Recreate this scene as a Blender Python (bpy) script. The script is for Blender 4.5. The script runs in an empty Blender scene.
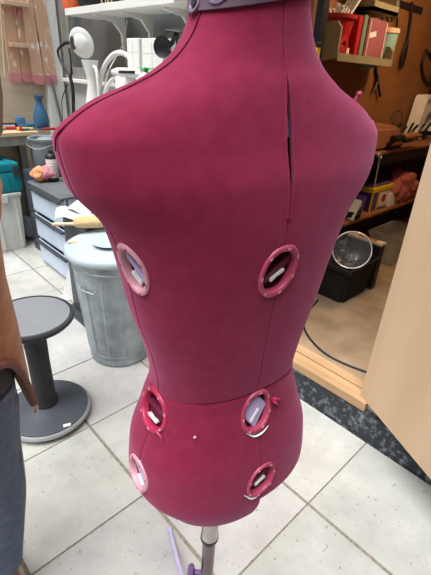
import bpy, bmesh, math, random
from mathutils import Vector, Matrix
random.seed(7)
C = bpy.context.scene.collection
PI = math.pi
# ---------------------------------------------------------------- camera
F = 408.0; TH = math.radians(27.6); ROLL = math.radians(-3.2); H = 1.465; YAW = math.radians(45.5)
fh = Vector((math.cos(YAW), math.sin(YAW), 0)); r0 = Vector((math.sin(YAW), -math.cos(YAW), 0))
fwd = fh*math.cos(TH) + Vector((0, 0, -math.sin(TH))); u0 = r0.cross(fwd)
rgt = r0*math.cos(ROLL) - u0*math.sin(ROLL); upv = u0*math.cos(ROLL) + r0*math.sin(ROLL)
CAM = Vector((0, 0, H))
cd = bpy.data.cameras.new('camera'); cam = bpy.data.objects.new('camera', cd); C.objects.link(cam)
cd.sensor_fit = 'VERTICAL'; cd.sensor_height = 36.0; cd.lens = 36.0*F/575.0; cd.clip_start = 0.01
cam.matrix_world = Matrix(((rgt.x, upv.x, -fwd.x, 0), (rgt.y, upv.y, -fwd.y, 0), (rgt.z, upv.z, -fwd.z, H), (0, 0, 0, 1)))
bpy.context.scene.camera = cam
# ---------------------------------------------------------------- world, sun, exposure
w = bpy.data.worlds.new('overcast_sky'); bpy.context.scene.world = w; w.use_nodes = True
nt = w.node_tree; nt.nodes.clear()
out = nt.nodes.new('ShaderNodeOutputWorld'); bg = nt.nodes.new('ShaderNodeBackground')
geo = nt.nodes.new('ShaderNodeTexCoord'); sep = nt.nodes.new('ShaderNodeSeparateXYZ'); cr = nt.nodes.new('ShaderNodeValToRGB')
nt.links.new(geo.outputs['Generated'], sep.inputs[0]); nt.links.new(sep.outputs['Z'], cr.inputs[0])
cr.color_ramp.elements[0].position = 0.1; cr.color_ramp.elements[0].color = (0.10, 0.105, 0.11, 1)
cr.color_ramp.elements[1].position = 0.85; cr.color_ramp.elements[1].color = (0.86, 0.95, 1.0, 1)
nt.links.new(cr.outputs[0], bg.inputs[0]); bg.inputs[1].default_value = 1.2
nt.links.new(bg.outputs[0], out.inputs[0])
sd = bpy.data.lights.new('hazy_sun', 'SUN'); sun = bpy.data.objects.new('hazy_sun', sd); C.objects.link(sun)
sd.energy = 5.3; sd.angle = math.radians(45); sd.color = (1.0, 0.99, 0.97)
sun.rotation_euler = Vector((0.42, 0.02, -1.0)).to_track_quat('-Z', 'Y').to_euler()
vs = bpy.context.scene.view_settings
vs.view_transform = 'Standard'; vs.look = 'None'; vs.gamma = 1.0; vs.use_curve_mapping = False; vs.exposure = 0.0

# ---------------------------------------------------------------- where a thing stands (camera survey)
def ray(x, y): return fwd + rgt*((x-215.5)/F) - upv*((y-287.5)/F)
def az(x, y, z): d = ray(x, y); return CAM + d*((z-H)/d.z)
def ax(x, y, X): d = ray(x, y); return CAM + d*(X/d.x)
def ay(x, y, Y): d = ray(x, y); return CAM + d*(Y/d.y)

# ---------------------------------------------------------------- materials
def lin(c):
    if isinstance(c, str):
        c = tuple(int(c[i:i+2], 16)/255 for i in (0, 2, 4))
    return tuple(v/12.92 if v <= 0.04045 else ((v+0.055)/1.055)**2.4 for v in c)+(1,)
def mat(name, c1, c2=None, scale=8, rough=0.6, metal=0.0, bump=0.0, bscale=None, stretch=None, trans=0.0, ior=1.45, sheen=0.0, alpha=1.0, spec=0.5, detail=4, contrast=(0.35, 0.65)):
    m = bpy.data.materials.new(name); m.use_nodes = True
    t = m.node_tree; b = t.nodes['Principled BSDF']
    b.inputs['Roughness'].default_value = rough; b.inputs['Metallic'].default_value = metal
    b.inputs['IOR'].default_value = ior; b.inputs['Transmission Weight'].default_value = trans
    b.inputs['Alpha'].default_value = alpha; b.inputs['Specular IOR Level'].default_value = spec
    if sheen:
        b.inputs['Sheen Weight'].default_value = sheen; b.inputs['Sheen Roughness'].default_value = 0.45
    tc = t.nodes.new('ShaderNodeTexCoord'); mp = t.nodes.new('ShaderNodeMapping')
    t.links.new(tc.outputs['Object'], mp.inputs[0])
    if stretch: mp.inputs['Scale'].default_value = stretch
    n = t.nodes.new('ShaderNodeTexNoise'); n.inputs['Scale'].default_value = scale; n.inputs['Detail'].default_value = detail
    t.links.new(mp.outputs[0], n.inputs['Vector'])
    r = t.nodes.new('ShaderNodeValToRGB'); r.color_ramp.elements[0].position, r.color_ramp.elements[1].position = contrast
    r.color_ramp.elements[0].color = lin(c1); r.color_ramp.elements[1].color = lin(c2 or c1)
    t.links.new(n.outputs['Fac'], r.inputs[0]); t.links.new(r.outputs[0], b.inputs['Base Color'])
    if bump:
        n2 = t.nodes.new('ShaderNodeTexNoise'); n2.inputs['Scale'].default_value = bscale or scale*4; n2.inputs['Detail'].default_value = 5
        t.links.new(mp.outputs[0], n2.inputs['Vector'])
        bp = t.nodes.new('ShaderNodeBump'); bp.inputs['Strength'].default_value = bump; bp.inputs['Distance'].default_value = 0.004
        t.links.new(n2.outputs['Fac'], bp.inputs['Height']); t.links.new(bp.outputs[0], b.inputs['Normal'])
    return m
M = {}
M['crimson'] = mat('crimson_jersey', '7c1b38', '84213e', 60, 0.85, sheen=0.42, bump=0.12, bscale=900, spec=0.15)
b_ = M['crimson'].node_tree.nodes['Principled BSDF']; b_.inputs['Sheen Tint'].default_value = lin('e094c0'); b_.inputs['Sheen Roughness'].default_value = 0.5
M['seam'] = mat('dark_crimson_thread', '6a1433', '741a3a', 90, 0.9, spec=0.1)  # darker crimson for the shoulder seam line
M['maroon'] = mat('maroon_plastic', '5c1230', '6a1838', 20, 0.45)
M['ring'] = mat('rose_plastic', '9e3854', 'aa425e', 40, 0.38)
M['ringred'] = mat('raspberry_plastic', 'b02c52', 'a82a4c', 40, 0.35)
M['ringpale'] = mat('pale_pink_plastic', 'c98a98', 'd39aa6', 40, 0.4)
M['lilac'] = mat('lilac_plastic', 'a79ac4', 'b3a8cc', 15, 0.35)
M['white_pl'] = mat('white_plastic', 'e6e4e2', 'dcdad8', 12, 0.4)
M['capring'] = mat('dusky_lilac_plastic', '776479', '806c82', 10, 0.3)
M['brick'] = mat('grey_brown_brick', '6d5a50', '5d4d45', 12, 0.85)
M['lidglass'] = mat('thin_clear_plastic', '8f9496', rough=0.12, alpha=0.12, spec=0.4)
M['mauve'] = mat('mauve_grey_plastic', '62505e', '6b5866', 10, 0.35)
M['polem'] = mat('bronze_mauve_metal', '6b5a5e', '77666a', 14, 0.25, metal=0.85)
M['silver'] = mat('brushed_silver', 'c8c4bc', 'b5b1aa', 30, 0.3, metal=0.9)
M['black'] = mat('black_plastic', '141416', '1c1c1f', 20, 0.45)
M['blackcloth'] = mat('black_cloth', '121315', '1b1c1f', 40, 0.95, bump=0.3)
M['rubber'] = mat('dark_rubber', '26272a', '303134', 30, 0.7, bump=0.1)
M['stoolgrey'] = mat('slate_grey_plastic', '41454d', '484c54', 6, 0.5, bump=0.08, bscale=300)
M['stoolseat'] = mat('grey_vinyl', '76787d', '7d7f84', 6, 0.42, bump=0.08, bscale=350)
M['rimgrey'] = mat('light_grey_rubber', '8a8c8e', '949698', 12, 0.6)
M['white'] = mat('white_paint', 'e9e9e6', 'dfdfdc', 3, 0.5)
M['whitewall'] = mat('whitewashed_boards', 'd9dad6', 'cfd0cb', 4, 0.7, stretch=(1, 1, 6))
M['offwhite'] = mat('grubby_white_plastic', 'dadad4', 'cacbc4', 6, 0.55)
M['teal'] = mat('teal_plastic', '14808c', '1a8a96', 8, 0.42)
M['ply'] = mat('birch_plywood', 'cfab83', 'bd9871', 2.2, 0.62, stretch=(1.2, 1.2, 7), bump=0.05, detail=8)
M['plydoor'] = mat('birch_plywood_door', 'd0b294', 'c4a585', 1.6, 0.6, stretch=(4.5, 4.5, 0.55), detail=8)
M['pine'] = mat('raw_pine', 'bb9a76', 'a5835f', 3, 0.6, stretch=(9, 0.8, 9), detail=6)
M['benchwood'] = mat('pale_bench_wood', 'd9c3a4', 'c5aa86', 4, 0.6, stretch=(0.7, 6, 6))
M['darkwood'] = mat('shed_brown_board', '8a5a30', '7a4e2a', 2, 0.7, stretch=(1, 1, 3))
M['oak'] = mat('warm_brown_wood', '9a6436', '83522b', 5, 0.6, stretch=(5, 5, 0.6))
M['board'] = mat('reddish_board', '8b5a3e', '7c4e35', 8, 0.7)
M['ladderw'] = mat('paint_splashed_ladder_wood', 'cba388', 'f0e6dc', 9, 0.65, stretch=(2.2, 2.2, 1.0), contrast=(0.56, 0.66), detail=6)
M['pinkpaint'] = mat('pink_paint', 'd08a90', 'c87f86', 12, 0.5)
M['fence'] = mat('weathered_plywood', 'cdbda8', 'bba991', 2, 0.8, stretch=(1, 1, 5), bump=0.1, detail=8)
M['greyframe'] = mat('grey_weathered_timber', '8b8a86', '77756f', 5, 0.7, stretch=(6, 6, 0.7))
M['galv'] = mat('galvanised_steel', 'a7b0b6', '8f989f', 14, 0.42, metal=0.55, detail=7, bump=0.04)
M['galvlid'] = mat('pale_grey_enamel', 'a9b5bd', 'b3bfc6', 8, 0.4)
M['clearpl'] = mat('frosted_clear_plastic', 'c3d0de', 'b4c3d4', 5, 0.25, trans=0.35, alpha=0.92)
M['drawer'] = mat('frosted_drawer_plastic', 'c8d4e6', 'bccadf', 5, 0.3, alpha=0.93)
M['handle'] = mat('charcoal_plastic', '34383f', '3b3f46', 12, 0.45)
M['lidgrey'] = mat('dark_grey_lid', '6a6d72', '5f6267', 10, 0.5)
M['bucket'] = mat('grey_bucket_plastic', '878f95', '7b8389', 12, 0.55)
M['pinkcloth'] = mat('rose_cloth', 'd9909a', 'c67b86', 30, 0.9, bump=0.4)
M['orangecloth'] = mat('orange_cloth', 'e09a70', 'c98560', 25, 0.9, bump=0.4)
M['redcloth'] = mat('dusty_rose_towel', 'a85c58', '8f4a48', 30, 0.95, bump=0.5)
M['yellow'] = mat('yellow_plastic', 'e6c41e', 'dcb818', 10, 0.45)
M['purple'] = mat('purple_plastic', '5b4a92', '50407f', 10, 0.4)
M['bristle'] = mat('straw_bristle', 'd4ba8c', 'bd9f70', 60, 0.85, bump=0.6, stretch=(1, 1, 4))
M['handlew'] = mat('light_turned_wood', 'cdb49a', 'bfa488', 9, 0.5)
M['paper'] = mat('white_paper', 'dfe1e4', 'd2d5d9', 6, 0.7)
M['blueglass'] = mat('blue_glazed_plastic', '3a6488', '2f567a', 9, 0.3)
M['red'] = mat('red_plastic', 'b3222a', 'a31d25', 10, 0.42)
M['orange'] = mat('orange_plastic', 'dd6a44', 'd05c38', 10, 0.5)
M['green'] = mat('green_plastic', '2ea84a', '259a40', 10, 0.4)
M['tealcup'] = mat('pale_teal_ceramic', '8fb8b4', '85afab', 10, 0.4)
M['maroonbook'] = mat('dusky_pink_card', '9a5a66', '8a4e5a', 12, 0.6)
M['greymetal'] = mat('putty_grey_metal', '8e8870', '837d66', 7, 0.55)
M['steel'] = mat('tool_steel', '9a9a98', '8a8a88', 20, 0.35, metal=0.8)
M['glassdark'] = mat('window_glass_reflection', '6c6f70', '54585a', 2, 0.06, spec=1.0)  # grey mottle painted in place of reflections in the pane
M['glassclear'] = mat('clear_glass', 'ffffff', 'f6faff', 2, 0.03, trans=1.0)
M['clearbox'] = mat('clear_box_plastic', 'e4e6e4', 'd8dad8', 4, 0.15, trans=0.8, alpha=0.6)
M['shedfloor'] = mat('dusty_shed_floor', 'a08a70', '836f58', 5, 0.85, bump=0.15, detail=8)
M['suede'] = mat('tan_suede', 'a4683a', '8f5831', 25, 0.95, sheen=0.3, bump=0.25, bscale=250)
M['cordtrim'] = mat('brown_ribbed_trim', '7a4f46', '5e3a34', 60, 0.8, bump=0.5)
M['denim'] = mat('slate_denim', '4e5a70', '5d687c', 40, 0.9, bump=0.35, bscale=400)
M['lining'] = mat('dark_jacket_lining', '2b2422', '231d1b', 20, 0.8)
M['skin'] = mat('skin', 'c08a74', 'b57e68', 9, 0.55)
M['hair'] = mat('brown_hair', '6a3e26', '55301c', 60, 0.6, bump=0.4)
M['leather'] = mat('brown_leather', '7a4836', '6a3d2d', 15, 0.5, bump=0.1)

def slab_material():
    m = bpy.data.materials.new('pale_concrete_slabs'); m.use_nodes = True; t = m.node_tree; b = t.nodes['Principled BSDF']
    b.inputs['Roughness'].default_value = 0.82; b.inputs['Specular IOR Level'].default_value = 0.3
    tc = t.nodes.new('ShaderNodeTexCoord')
    at = t.nodes.new('ShaderNodeVertexColor'); at.layer_name = 'slab_tone'
    n = t.nodes.new('ShaderNodeTexNoise'); n.inputs['Scale'].default_value = 5; n.inputs['Detail'].default_value = 9; n.inputs['Roughness'].default_value = 0.65
    t.links.new(tc.outputs['Object'], n.inputs['Vector'])
    r = t.nodes.new('ShaderNodeValToRGB'); e = r.color_ramp.elements
    e[0].position = 0.32; e[0].color = lin('a9a9a7'); e[1].position = 0.66; e[1].color = lin('c0c0be')
    t.links.new(n.outputs['Fac'], r.inputs[0])
    mx = t.nodes.new('ShaderNodeMix'); mx.data_type = 'RGBA'; mx.blend_type = 'MULTIPLY'; mx.inputs[0].default_value = 1.0
    t.links.new(r.outputs[0], mx.inputs[6]); t.links.new(at.outputs[0], mx.inputs[7])
    sp = t.nodes.new('ShaderNodeTexNoise'); sp.inputs['Scale'].default_value = 70; sp.inputs['Detail'].default_value = 2
    t.links.new(tc.outputs['Object'], sp.inputs['Vector'])
    r2 = t.nodes.new('ShaderNodeValToRGB'); r2.color_ramp.elements[0].position = 0.27; r2.color_ramp.elements[0].color = (0.45, 0.43, 0.38, 1)
    r2.color_ramp.elements[1].position = 0.33; r2.color_ramp.elements[1].color = (1, 1, 1, 1)
    t.links.new(sp.outputs['Fac'], r2.inputs[0])
    mx2 = t.nodes.new('ShaderNodeMix'); mx2.data_type = 'RGBA'; mx2.blend_type = 'MULTIPLY'; mx2.inputs[0].default_value = 0.7
    t.links.new(mx.outputs[2], mx2.inputs[6]); t.links.new(r2.outputs[0], mx2.inputs[7]); t.links.new(mx2.outputs[2], b.inputs['Base Color'])
    bp = t.nodes.new('ShaderNodeBump'); bp.inputs['Strength'].default_value = 0.25; bp.inputs['Distance'].default_value = 0.003
    n3 = t.nodes.new('ShaderNodeTexNoise'); n3.inputs['Scale'].default_value = 120; n3.inputs['Detail'].default_value = 6
    t.links.new(tc.outputs['Object'], n3.inputs['Vector']); t.links.new(n3.outputs['Fac'], bp.inputs['Height']); t.links.new(bp.outputs[0], b.inputs['Normal'])
    return m
M['slab'] = slab_material()
M['mortar'] = mat('sandy_joint', '968e7e', '756e60', 90, 0.95, bump=0.6, bscale=300)
M['bitumen'] = mat('bitumen_painted_concrete', '2a2e35', '858c94', 38, 0.6, bump=0.5, bscale=60, detail=8, contrast=(0.5, 0.74))

# ---------------------------------------------------------------- mesh helpers
WM = {}
def own(o, loc, rz=0.0):
    mtx = Matrix.Translation(Vector(loc)) @ Matrix.Rotation(rz, 4, 'Z'); WM[o.name] = mtx; return mtx
def thing(name, label, cat, loc=(0, 0, 0), rz=0.0, group=None):
    o = bpy.data.objects.new(name, None); C.objects.link(o); o.empty_display_size = 0.05
    own(o, loc, rz); o.location = loc; o.rotation_euler = (0, 0, rz)
    o['label'] = label; o['category'] = cat
    if group: o['group'] = group
    return o
def obj(name, bm, m, parent=None, smooth=None, label=None, local=False, keep=False):
    if not keep: bmesh.ops.recalc_face_normals(bm, faces=bm.faces)
    me = bpy.data.meshes.new(name); bm.to_mesh(me); bm.free()
    for mm in (m if isinstance(m, (list, tuple)) else [m]): me.materials.append(mm)
    o = bpy.data.objects.new(name, me); C.objects.link(o)
    if parent is not None:
        o.parent = parent; WM[o.name] = WM[parent.name]
        if parent.parent is not None or parent.type == 'MESH': pass
        if not local: me.transform(WM[parent.name].inverted())
    else:
        cs = [v.co for v in me.vertices]
        c = Vector(((min(v.x for v in cs)+max(v.x for v in cs))/2, (min(v.y for v in cs)+max(v.y for v in cs))/2, min(v.z for v in cs)))
        me.transform(Matrix.Translation(-c)); o.location = c; own(o, c)
    if smooth is not None:
        me.polygons.foreach_set('use_smooth', [True]*len(me.polygons))
        if smooth < 180: me.set_sharp_from_angle(angle=math.radians(smooth))
    if label: o['label'] = label
    return o
def tag(o, label, cat, group=None):
    o['label'] = label; o['category'] = cat
    if group: o['group'] = group
    return o
def struct(name, bm, m, smooth=None):
    o = obj(name, bm, m, None, smooth); o['kind'] = 'structure'; return o
def NB(): return bmesh.new()
def bx(bm, x0, x1, y0, y1, z0, z1, bev=0.0, rot=None, mi=0):
    n0 = set(bm.faces)
    vs_ = [bm.verts.new((x, y, z)) for x in (x0, x1) for y in (y0, y1) for z in (z0, z1)]
    fs = [bm.faces.new([vs_[i] for i in q]) for q in ((0, 1, 3, 2), (4, 6, 7, 5), (0, 4, 5, 1), (2, 3, 7, 6), (0, 2, 6, 4), (1, 5, 7, 3))]
    if bev:
        es = list({e for f in fs for e in f.edges})
        bmesh.ops.bevel(bm, geom=es, offset=bev, segments=2, profile=0.6, affect='EDGES')
    new = [f for f in bm.faces if f not in n0]
    for f in new: f.material_index = mi
    if rot is not None:
        vv = list({v for f in new for v in f.verts}); bmesh.ops.transform(bm, matrix=rot, verts=vv)
    return new
def about(c, ang, axis='Z'):
    c = Vector(c); return Matrix.Translation(c) @ Matrix.Rotation(ang, 4, axis) @ Matrix.Translation(-c)
def loft(bm, rings, cap0=True, cap1=True, closed=True, mi=0):
    rows = [[bm.verts.new(p) for p in r] for r in rings]
    n = len(rows[0])
    for a, b in zip(rows, rows[1:]):
        for i in range(n if closed else n-1):
            j = (i+1) % n
            f = bm.faces.new((a[i], a[j], b[j], b[i])); f.material_index = mi
    if closed and cap0: bm.faces.new(rows[0][::-1]).material_index = mi
    if closed and cap1: bm.faces.new(rows[-1]).material_index = mi
    return rows
def lathe(bm, prof, c=(0, 0, 0), n=40, axis=None, mi=0):
    # prof: list of (radius, height); axis: optional Matrix applied around the origin before moving to c
    c = Vector(c); rows = []
    for r, z in prof:
        if r < 1e-6:
            p = Vector((0, 0, z)); p = (axis @ p if axis else p)+c; rows.append([bm.verts.new(p)])
        else:
            row = []
            for k in range(n):
                a = 2*PI*k/n; p = Vector((r*math.cos(a), r*math.sin(a), z)); p = (axis @ p if axis else p)+c; row.append(bm.verts.new(p))
            rows.append(row)
    for a, b in zip(rows, rows[1:]):
        for k in range(n):
            j = (k+1) % n
            if len(a) == 1 and len(b) == 1: break
            if len(a) == 1: f = bm.faces.new((a[0], b[j], b[k]))
            elif len(b) == 1: f = bm.faces.new((a[k], a[j], b[0]))
            else: f = bm.faces.new((a[k], a[j], b[j], b[k]))
            f.material_index = mi
def smoothpts(pts, k=6):
    pts = [Vector(p) for p in pts]
    if len(pts) < 3: return pts
    P_ = [pts[0]*2-pts[1]]+pts+[pts[-1]*2-pts[-2]]; o = []
    for i in range(1, len(P_)-2):
        p0, p1, p2, p3 = P_[i-1:i+3]
        for s in range(k):
            t = s/k
            o.append(0.5*((2*p1)+(p2-p0)*t+(2*p0-5*p1+4*p2-p3)*t*t+(3*p1-p0-3*p2+p3)*t**3))
    o.append(pts[-1]); return o
def tube(bm, pts, r, n=10, k=6, sx=1.0, mi=0, smooth=True):
    pts = smoothpts(pts, k) if smooth else [Vector(p) for p in pts]
    m = len(pts); rs = r if callable(r) else (lambda t: r)
    up = Vector((0, 0, 1)); rings = []
    t0 = (pts[1]-pts[0]).normalized()
    nrm = t0.cross(up)
    if nrm.length < 0.05: nrm = t0.cross(Vector((1, 0, 0)))
    nrm.normalize()
    for i, p in enumerate(pts):
        t = (pts[min(i+1, m-1)]-pts[max(i-1, 0)]).normalized()
        nrm = (nrm - t*nrm.dot(t)).normalized(); bn = t.cross(nrm)
        rr = rs(i/(m-1))
        rings.append([p+nrm*(rr*sx*math.cos(2*PI*q/n))+bn*(rr*math.sin(2*PI*q/n)) for q in range(n)])
    loft(bm, rings, mi=mi)
def torus(bm, c, R_, r, axis=None, n=48, m=10):
    c = Vector(c); rows = []
    for i in range(n):
        a = 2*PI*i/n; row = []
        for j in range(m):
            b = 2*PI*j/m; p = Vector(((R_+r*math.cos(b))*math.cos(a), (R_+r*math.cos(b))*math.sin(a), r*math.sin(b)))
            row.append(bm.verts.new((axis @ p if axis else p)+c))
        rows.append(row)
    for i in range(n):
        a, b = rows[i], rows[(i+1) % n]
        for j in range(m): bm.faces.new((a[j], b[j], b[(j+1) % m], a[(j+1) % m]))
def blob(bm, c, s, seed=0, amp=0.25, sub=3, freq=2.0, mi=0):
    r = bmesh.ops.create_icosphere(bm, subdivisions=sub, radius=1.0)
    rnd = random.Random(seed); dirs = [(Vector((rnd.uniform(-1, 1), rnd.uniform(-1, 1), rnd.uniform(-1, 1)))*freq*2, rnd.uniform(0, 6)) for _ in range(6)]
    for v in r['verts']:
        p = v.co.copy(); d = sum(math.sin(p.dot(q)+f0) for q, f0 in dirs)/6
        p = p*(1+amp*d); v.co = Vector((p.x*s[0]+c[0], p.y*s[1]+c[1], p.z*s[2]+c[2]))
def facing(n, up=(0, 0, 1)):
    # matrix taking +Z to direction n
    return Vector(n).to_track_quat('Z', 'Y').to_matrix().to_4x4()
# ================================================================ SETTING
XL = [0.113+0.45*k for k in range(-8, 3)] + [1.013, 1.475]
XL = sorted(set(round(v, 3) for v in XL)); YL = [0.449*k-0.0 for k in range(-5, 10)]
bm = NB(); bx(bm, -4.5, 1.48, -2.5, 4.15, -0.06, -0.006)
struct('ground', bm, M['mortar'])
bm = NB(); rs = random.Random(3)
col = bm.loops.layers.color.new('slab_tone')
for i in range(len(XL)-1):
    for j in range(len(YL)-1):
        if YL[j] > 4.1: continue
        gx, gy = 0.006, 0.0028
        z = rs.uniform(-0.0015, 0.0)
        fs = bx(bm, XL[i]+gx, XL[i+1]-gx, YL[j]+gy, min(YL[j+1]-gy, 4.12), -0.04, z, bev=0.003)
        g = rs.uniform(0.93, 1.0); tn = (g, g*rs.uniform(0.985, 1.0), g*rs.uniform(0.965, 0.995), 1)
        for f in fs:
            for l in f.loops: l[col] = tn
struct('floor', bm, M['slab'])
# step up to the shed: bitumen kerb, raw timber threshold
bm = NB(); bx(bm, 1.472, 1.60, -2.5, 1.80, -0.06, 0.152, bev=0.006)
struct('trim_1', bm, M['bitumen'])
bm = NB(); bx(bm, 1.468, 1.575, 0.50, 1.19, 0.152, 0.196, bev=0.003); bx(bm, 1.545, 1.60, 0.50, 1.19, 0.196, 0.206, bev=0.002)
struct('trim_2', bm, M['pine'])
bm = NB(); bx(bm, 1.575, 5.4, -1.0, 1.80, 0.05, 0.175); struct('floor', bm, M['shedfloor'])
# shed walls
bm = NB(); bx(bm, 1.50, 1.58, 1.27, 1.80, 0.15, 2.45); bx(bm, 1.50, 1.58, -2.4, 0.50, 0.15, 2.45); bx(bm, 1.50, 1.58, 0.50, 1.20, 2.1, 2.45)
struct('wall_front', bm, M['whitewall'])
bm = NB(); bx(bm, 1.58, 5.4, 1.75, 1.80, 0.17, 2.45); struct('wall_left', bm, M['darkwood'])
bm = NB(); bx(bm, 5.1, 5.16, -1.0, 1.75, 0.17, 2.45); struct('wall_back', bm, M['darkwood'])
bm = NB(); bx(bm, 1.58, 5.16, -1.06, -1.0, 0.17, 2.45); struct('wall_right', bm, M['darkwood'])
bm = NB(); bx(bm, 1.46, 5.2, -2.5, 1.84, 2.45, 2.50); struct('ceiling', bm, M['whitewall'])
bm = NB(); bx(bm, 1.485, 1.60, 1.165, 1.27, 0.20, 2.10, bev=0.004)
bx(bm, 1.60, 1.66, 1.15, 1.20, 0.20, 2.10, bev=0.004)
struct('trim_3', bm, M['oak'])
bm = NB(); bx(bm, 1.60, 1.64, 1.118, 1.149, 0.20, 2.10, bev=0.003); struct('trim_4', bm, M['black'])
# the workshop wall that carries the white shelf, with a window
WX = 1.90
w0, w1, wz0, wz1 = 2.12, 3.92, 1.42, 2.15
bm = NB(); bx(bm, WX, WX+0.1, 1.80, w0, 0, 2.6); bx(bm, WX, WX+0.1, w1, 4.16, 0, 2.6); bx(bm, WX, WX+0.1, w0, w1, 0, wz0); bx(bm, WX, WX+0.1, w0, w1, wz1, 2.6)
struct('wall_workshop', bm, M['whitewall'])
bm = NB()
for a, b, c, d in ((w0-0.03, w0+0.04, wz0-0.03, wz1), (w1-0.04, w1+0.09, wz0-0.03, wz1), (w0, w1, wz0-0.06, wz0+0.035), (w0, w1, wz1-0.05, wz1+0.03)):
    bx(bm, WX-0.02, WX+0.06, a, b, c, d, bev=0.004)
bx(bm, WX+0.0, WX+0.05, 3.0, 3.04, wz0, wz1, bev=0.003)
fr = struct('window_1', bm, M['greyframe'])
bm = NB(); bx(bm, WX+0.045, WX+0.052, w0+0.03, w1-0.03, wz0+0.02, wz1-0.03); obj('window_pane', bm, M['glassdark'], fr)
bm = NB(); bx(bm, WX-0.075, WX-0.02, w0-0.05, w1+0.1, wz0-0.085, wz0-0.055, bev=0.005); struct('trim_5', bm, M['white'])
# wood-clad end wall behind the ladder, white corner post
bm = NB(); bx(bm, -4.5, 1.98, 4.12, 4.18, 0, 2.6)
struct('wall_end', bm, M['fence'])
bm = NB(); bx(bm, 1.70, 1.86, 4.04, 4.118, 0.0, 2.6, bev=0.004); struct('trim_6', bm, M['white'])
# open plywood door, folded back on its hinge
hx, hy = az(360, 395, 0.195).x, az(360, 395, 0.195).y
e2 = az(431, 480, 0.195); dd = Vector((e2.x-hx, e2.y-hy, 0)).normalized(); dang = math.atan2(dd.y, dd.x)
bm = NB(); bx(bm, 0, 0.78, 0, 0.032, 0.0, 1.9, bev=0.0015)
bmesh.ops.transform(bm, matrix=Matrix.Translation((hx, hy, 0.195)) @ Matrix.Rotation(dang, 4, 'Z'), verts=bm.verts)
door = struct('door_1', bm, M['plydoor'])
bm = NB(); bx(bm, -3.2, 1.46, -1.25, -1.05, 0, 2.9); struct('wall_light_block', bm, M['brick'])  # unseen wall added to keep low sky light off the form's back
# light fitting inside the shed
t = thing('ceiling_light', 'round warm ceiling light inside the shed above the workbench', 'light', (3.0, 0.9, 2.36))
bm = NB(); lathe(bm, [(0, 0.09), (0.10, 0.09), (0.10, 0.075), (0, 0.075)], (3.0, 0.9, 2.36)); obj('base', bm, M['white'], t, 30)
bm = NB(); lathe(bm, [(0, 0), (0.05, 0.008), (0.085, 0.035), (0.095, 0.075), (0, 0.075)], (3.0, 0.9, 2.36))
em = mat('lit_lamp_glass', 'ffd9a0', rough=0.4); em.node_tree.nodes['Principled BSDF'].inputs['Emission Color'].default_value = (1, 0.72, 0.4, 1); em.node_tree.nodes['Principled BSDF'].inputs['Emission Strength'].default_value = 3
obj('lamp_shade', bm, em, t, 60)
ld = bpy.data.lights.new('shed_lamp', 'POINT'); lo = bpy.data.objects.new('shed_lamp', ld); C.objects.link(lo); lo.location = (3.0, 0.9, 2.28); ld.energy = 38; ld.color = (1, 0.66, 0.36); ld.shadow_soft_size = 0.08

# ================================================================ DRESS FORM
ZL = [0,.035,.08,.14,.20,.26,.31,.37,.43,.49,.54,.58,.61,.635,.655,.68,.72,.78]
A_ = [0.1064,0.1228,0.1500,0.1455,0.1256,0.1124,0.1198,0.1367,0.1478,0.1640,0.1990,0.2060,0.1727,0.1160,0.0870,0.0690,0.0580,0.0560]
B_ = [0.0913,0.1123,0.1233,0.1163,0.1003,0.0842,0.0862,0.0889,0.0931,0.0960,0.0930,0.0820,0.0745,0.0670,0.0580,0.0520,0.0470,0.0460]
F_ = [0.1007,0.105,0.1101,0.1101,0.1023,0.0861,0.0837,0.0966,0.1172,0.1165,0.101,0.0841,0.0665,0.0480,0.0461,0.0509,0.0499,0.0499]
def pchip(xk, yk):
    n = len(xk); h = [xk[i+1]-xk[i] for i in range(n-1)]; d = [(yk[i+1]-yk[i])/h[i] for i in range(n-1)]; m = [0.0]*n
    for i in range(1, n-1):
        if d[i-1]*d[i] > 0:
            w1_ = 2*h[i]+h[i-1]; w2_ = h[i]+2*h[i-1]; m[i] = (w1_+w2_)/(w1_/d[i-1]+w2_/d[i])
    m[0] = d[0]; m[-1] = d[-1]
    def fn(x):
        i = 0
        while i < n-2 and x > xk[i+1]: i += 1
        t = (x-xk[i])/h[i]; H_ = h[i]
        return (2*t**3-3*t**2+1)*yk[i]+(t**3-2*t**2+t)*H_*m[i]+(-2*t**3+3*t**2)*yk[i+1]+(t**3-t**2)*H_*m[i+1]
    return fn
fa, fb, ff = pchip(ZL, A_), pchip(ZL, B_), pchip(ZL, F_)
PSI = 0.6166; FX, FY, FZ = 0.3617, 0.3452, 0.8248
vd = Vector((FX, FY, 0)).normalized(); rt = Vector((vd.y, -vd.x, 0))
bk = -vd*math.cos(PSI)+rt*math.sin(PSI); lf = -rt*math.cos(PSI)-vd*math.sin(PSI)
FR = math.atan2(lf.y, lf.x)
def S(t, z, off=0.0):
    def raw(t, z):
        c, s = math.cos(t), math.sin(t); e = 2/2.25
        return Vector((fa(z)*math.copysign(abs(c)**e, c), (fb(z) if s > 0 else ff(z))*math.copysign(abs(s)**e, s)+0.013*z, z))
    p = raw(t, z)
    if off:
        h = 2e-3; n = (raw(t+h, z)-raw(t-h, z)).cross(raw(t, min(z+h, .78))-raw(t, max(z-h, 0)))
        if n.length > 0: p = p+n.normalized()*off
    return p
FM = Matrix.Translation((FX, FY, FZ)) @ Matrix.Rotation(FR, 4, 'Z')
def pix(p):
    v = p-CAM; z = v.dot(fwd); return 215.5+F*v.dot(rgt)/z, 287.5-F*v.dot(upv)/z
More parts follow.
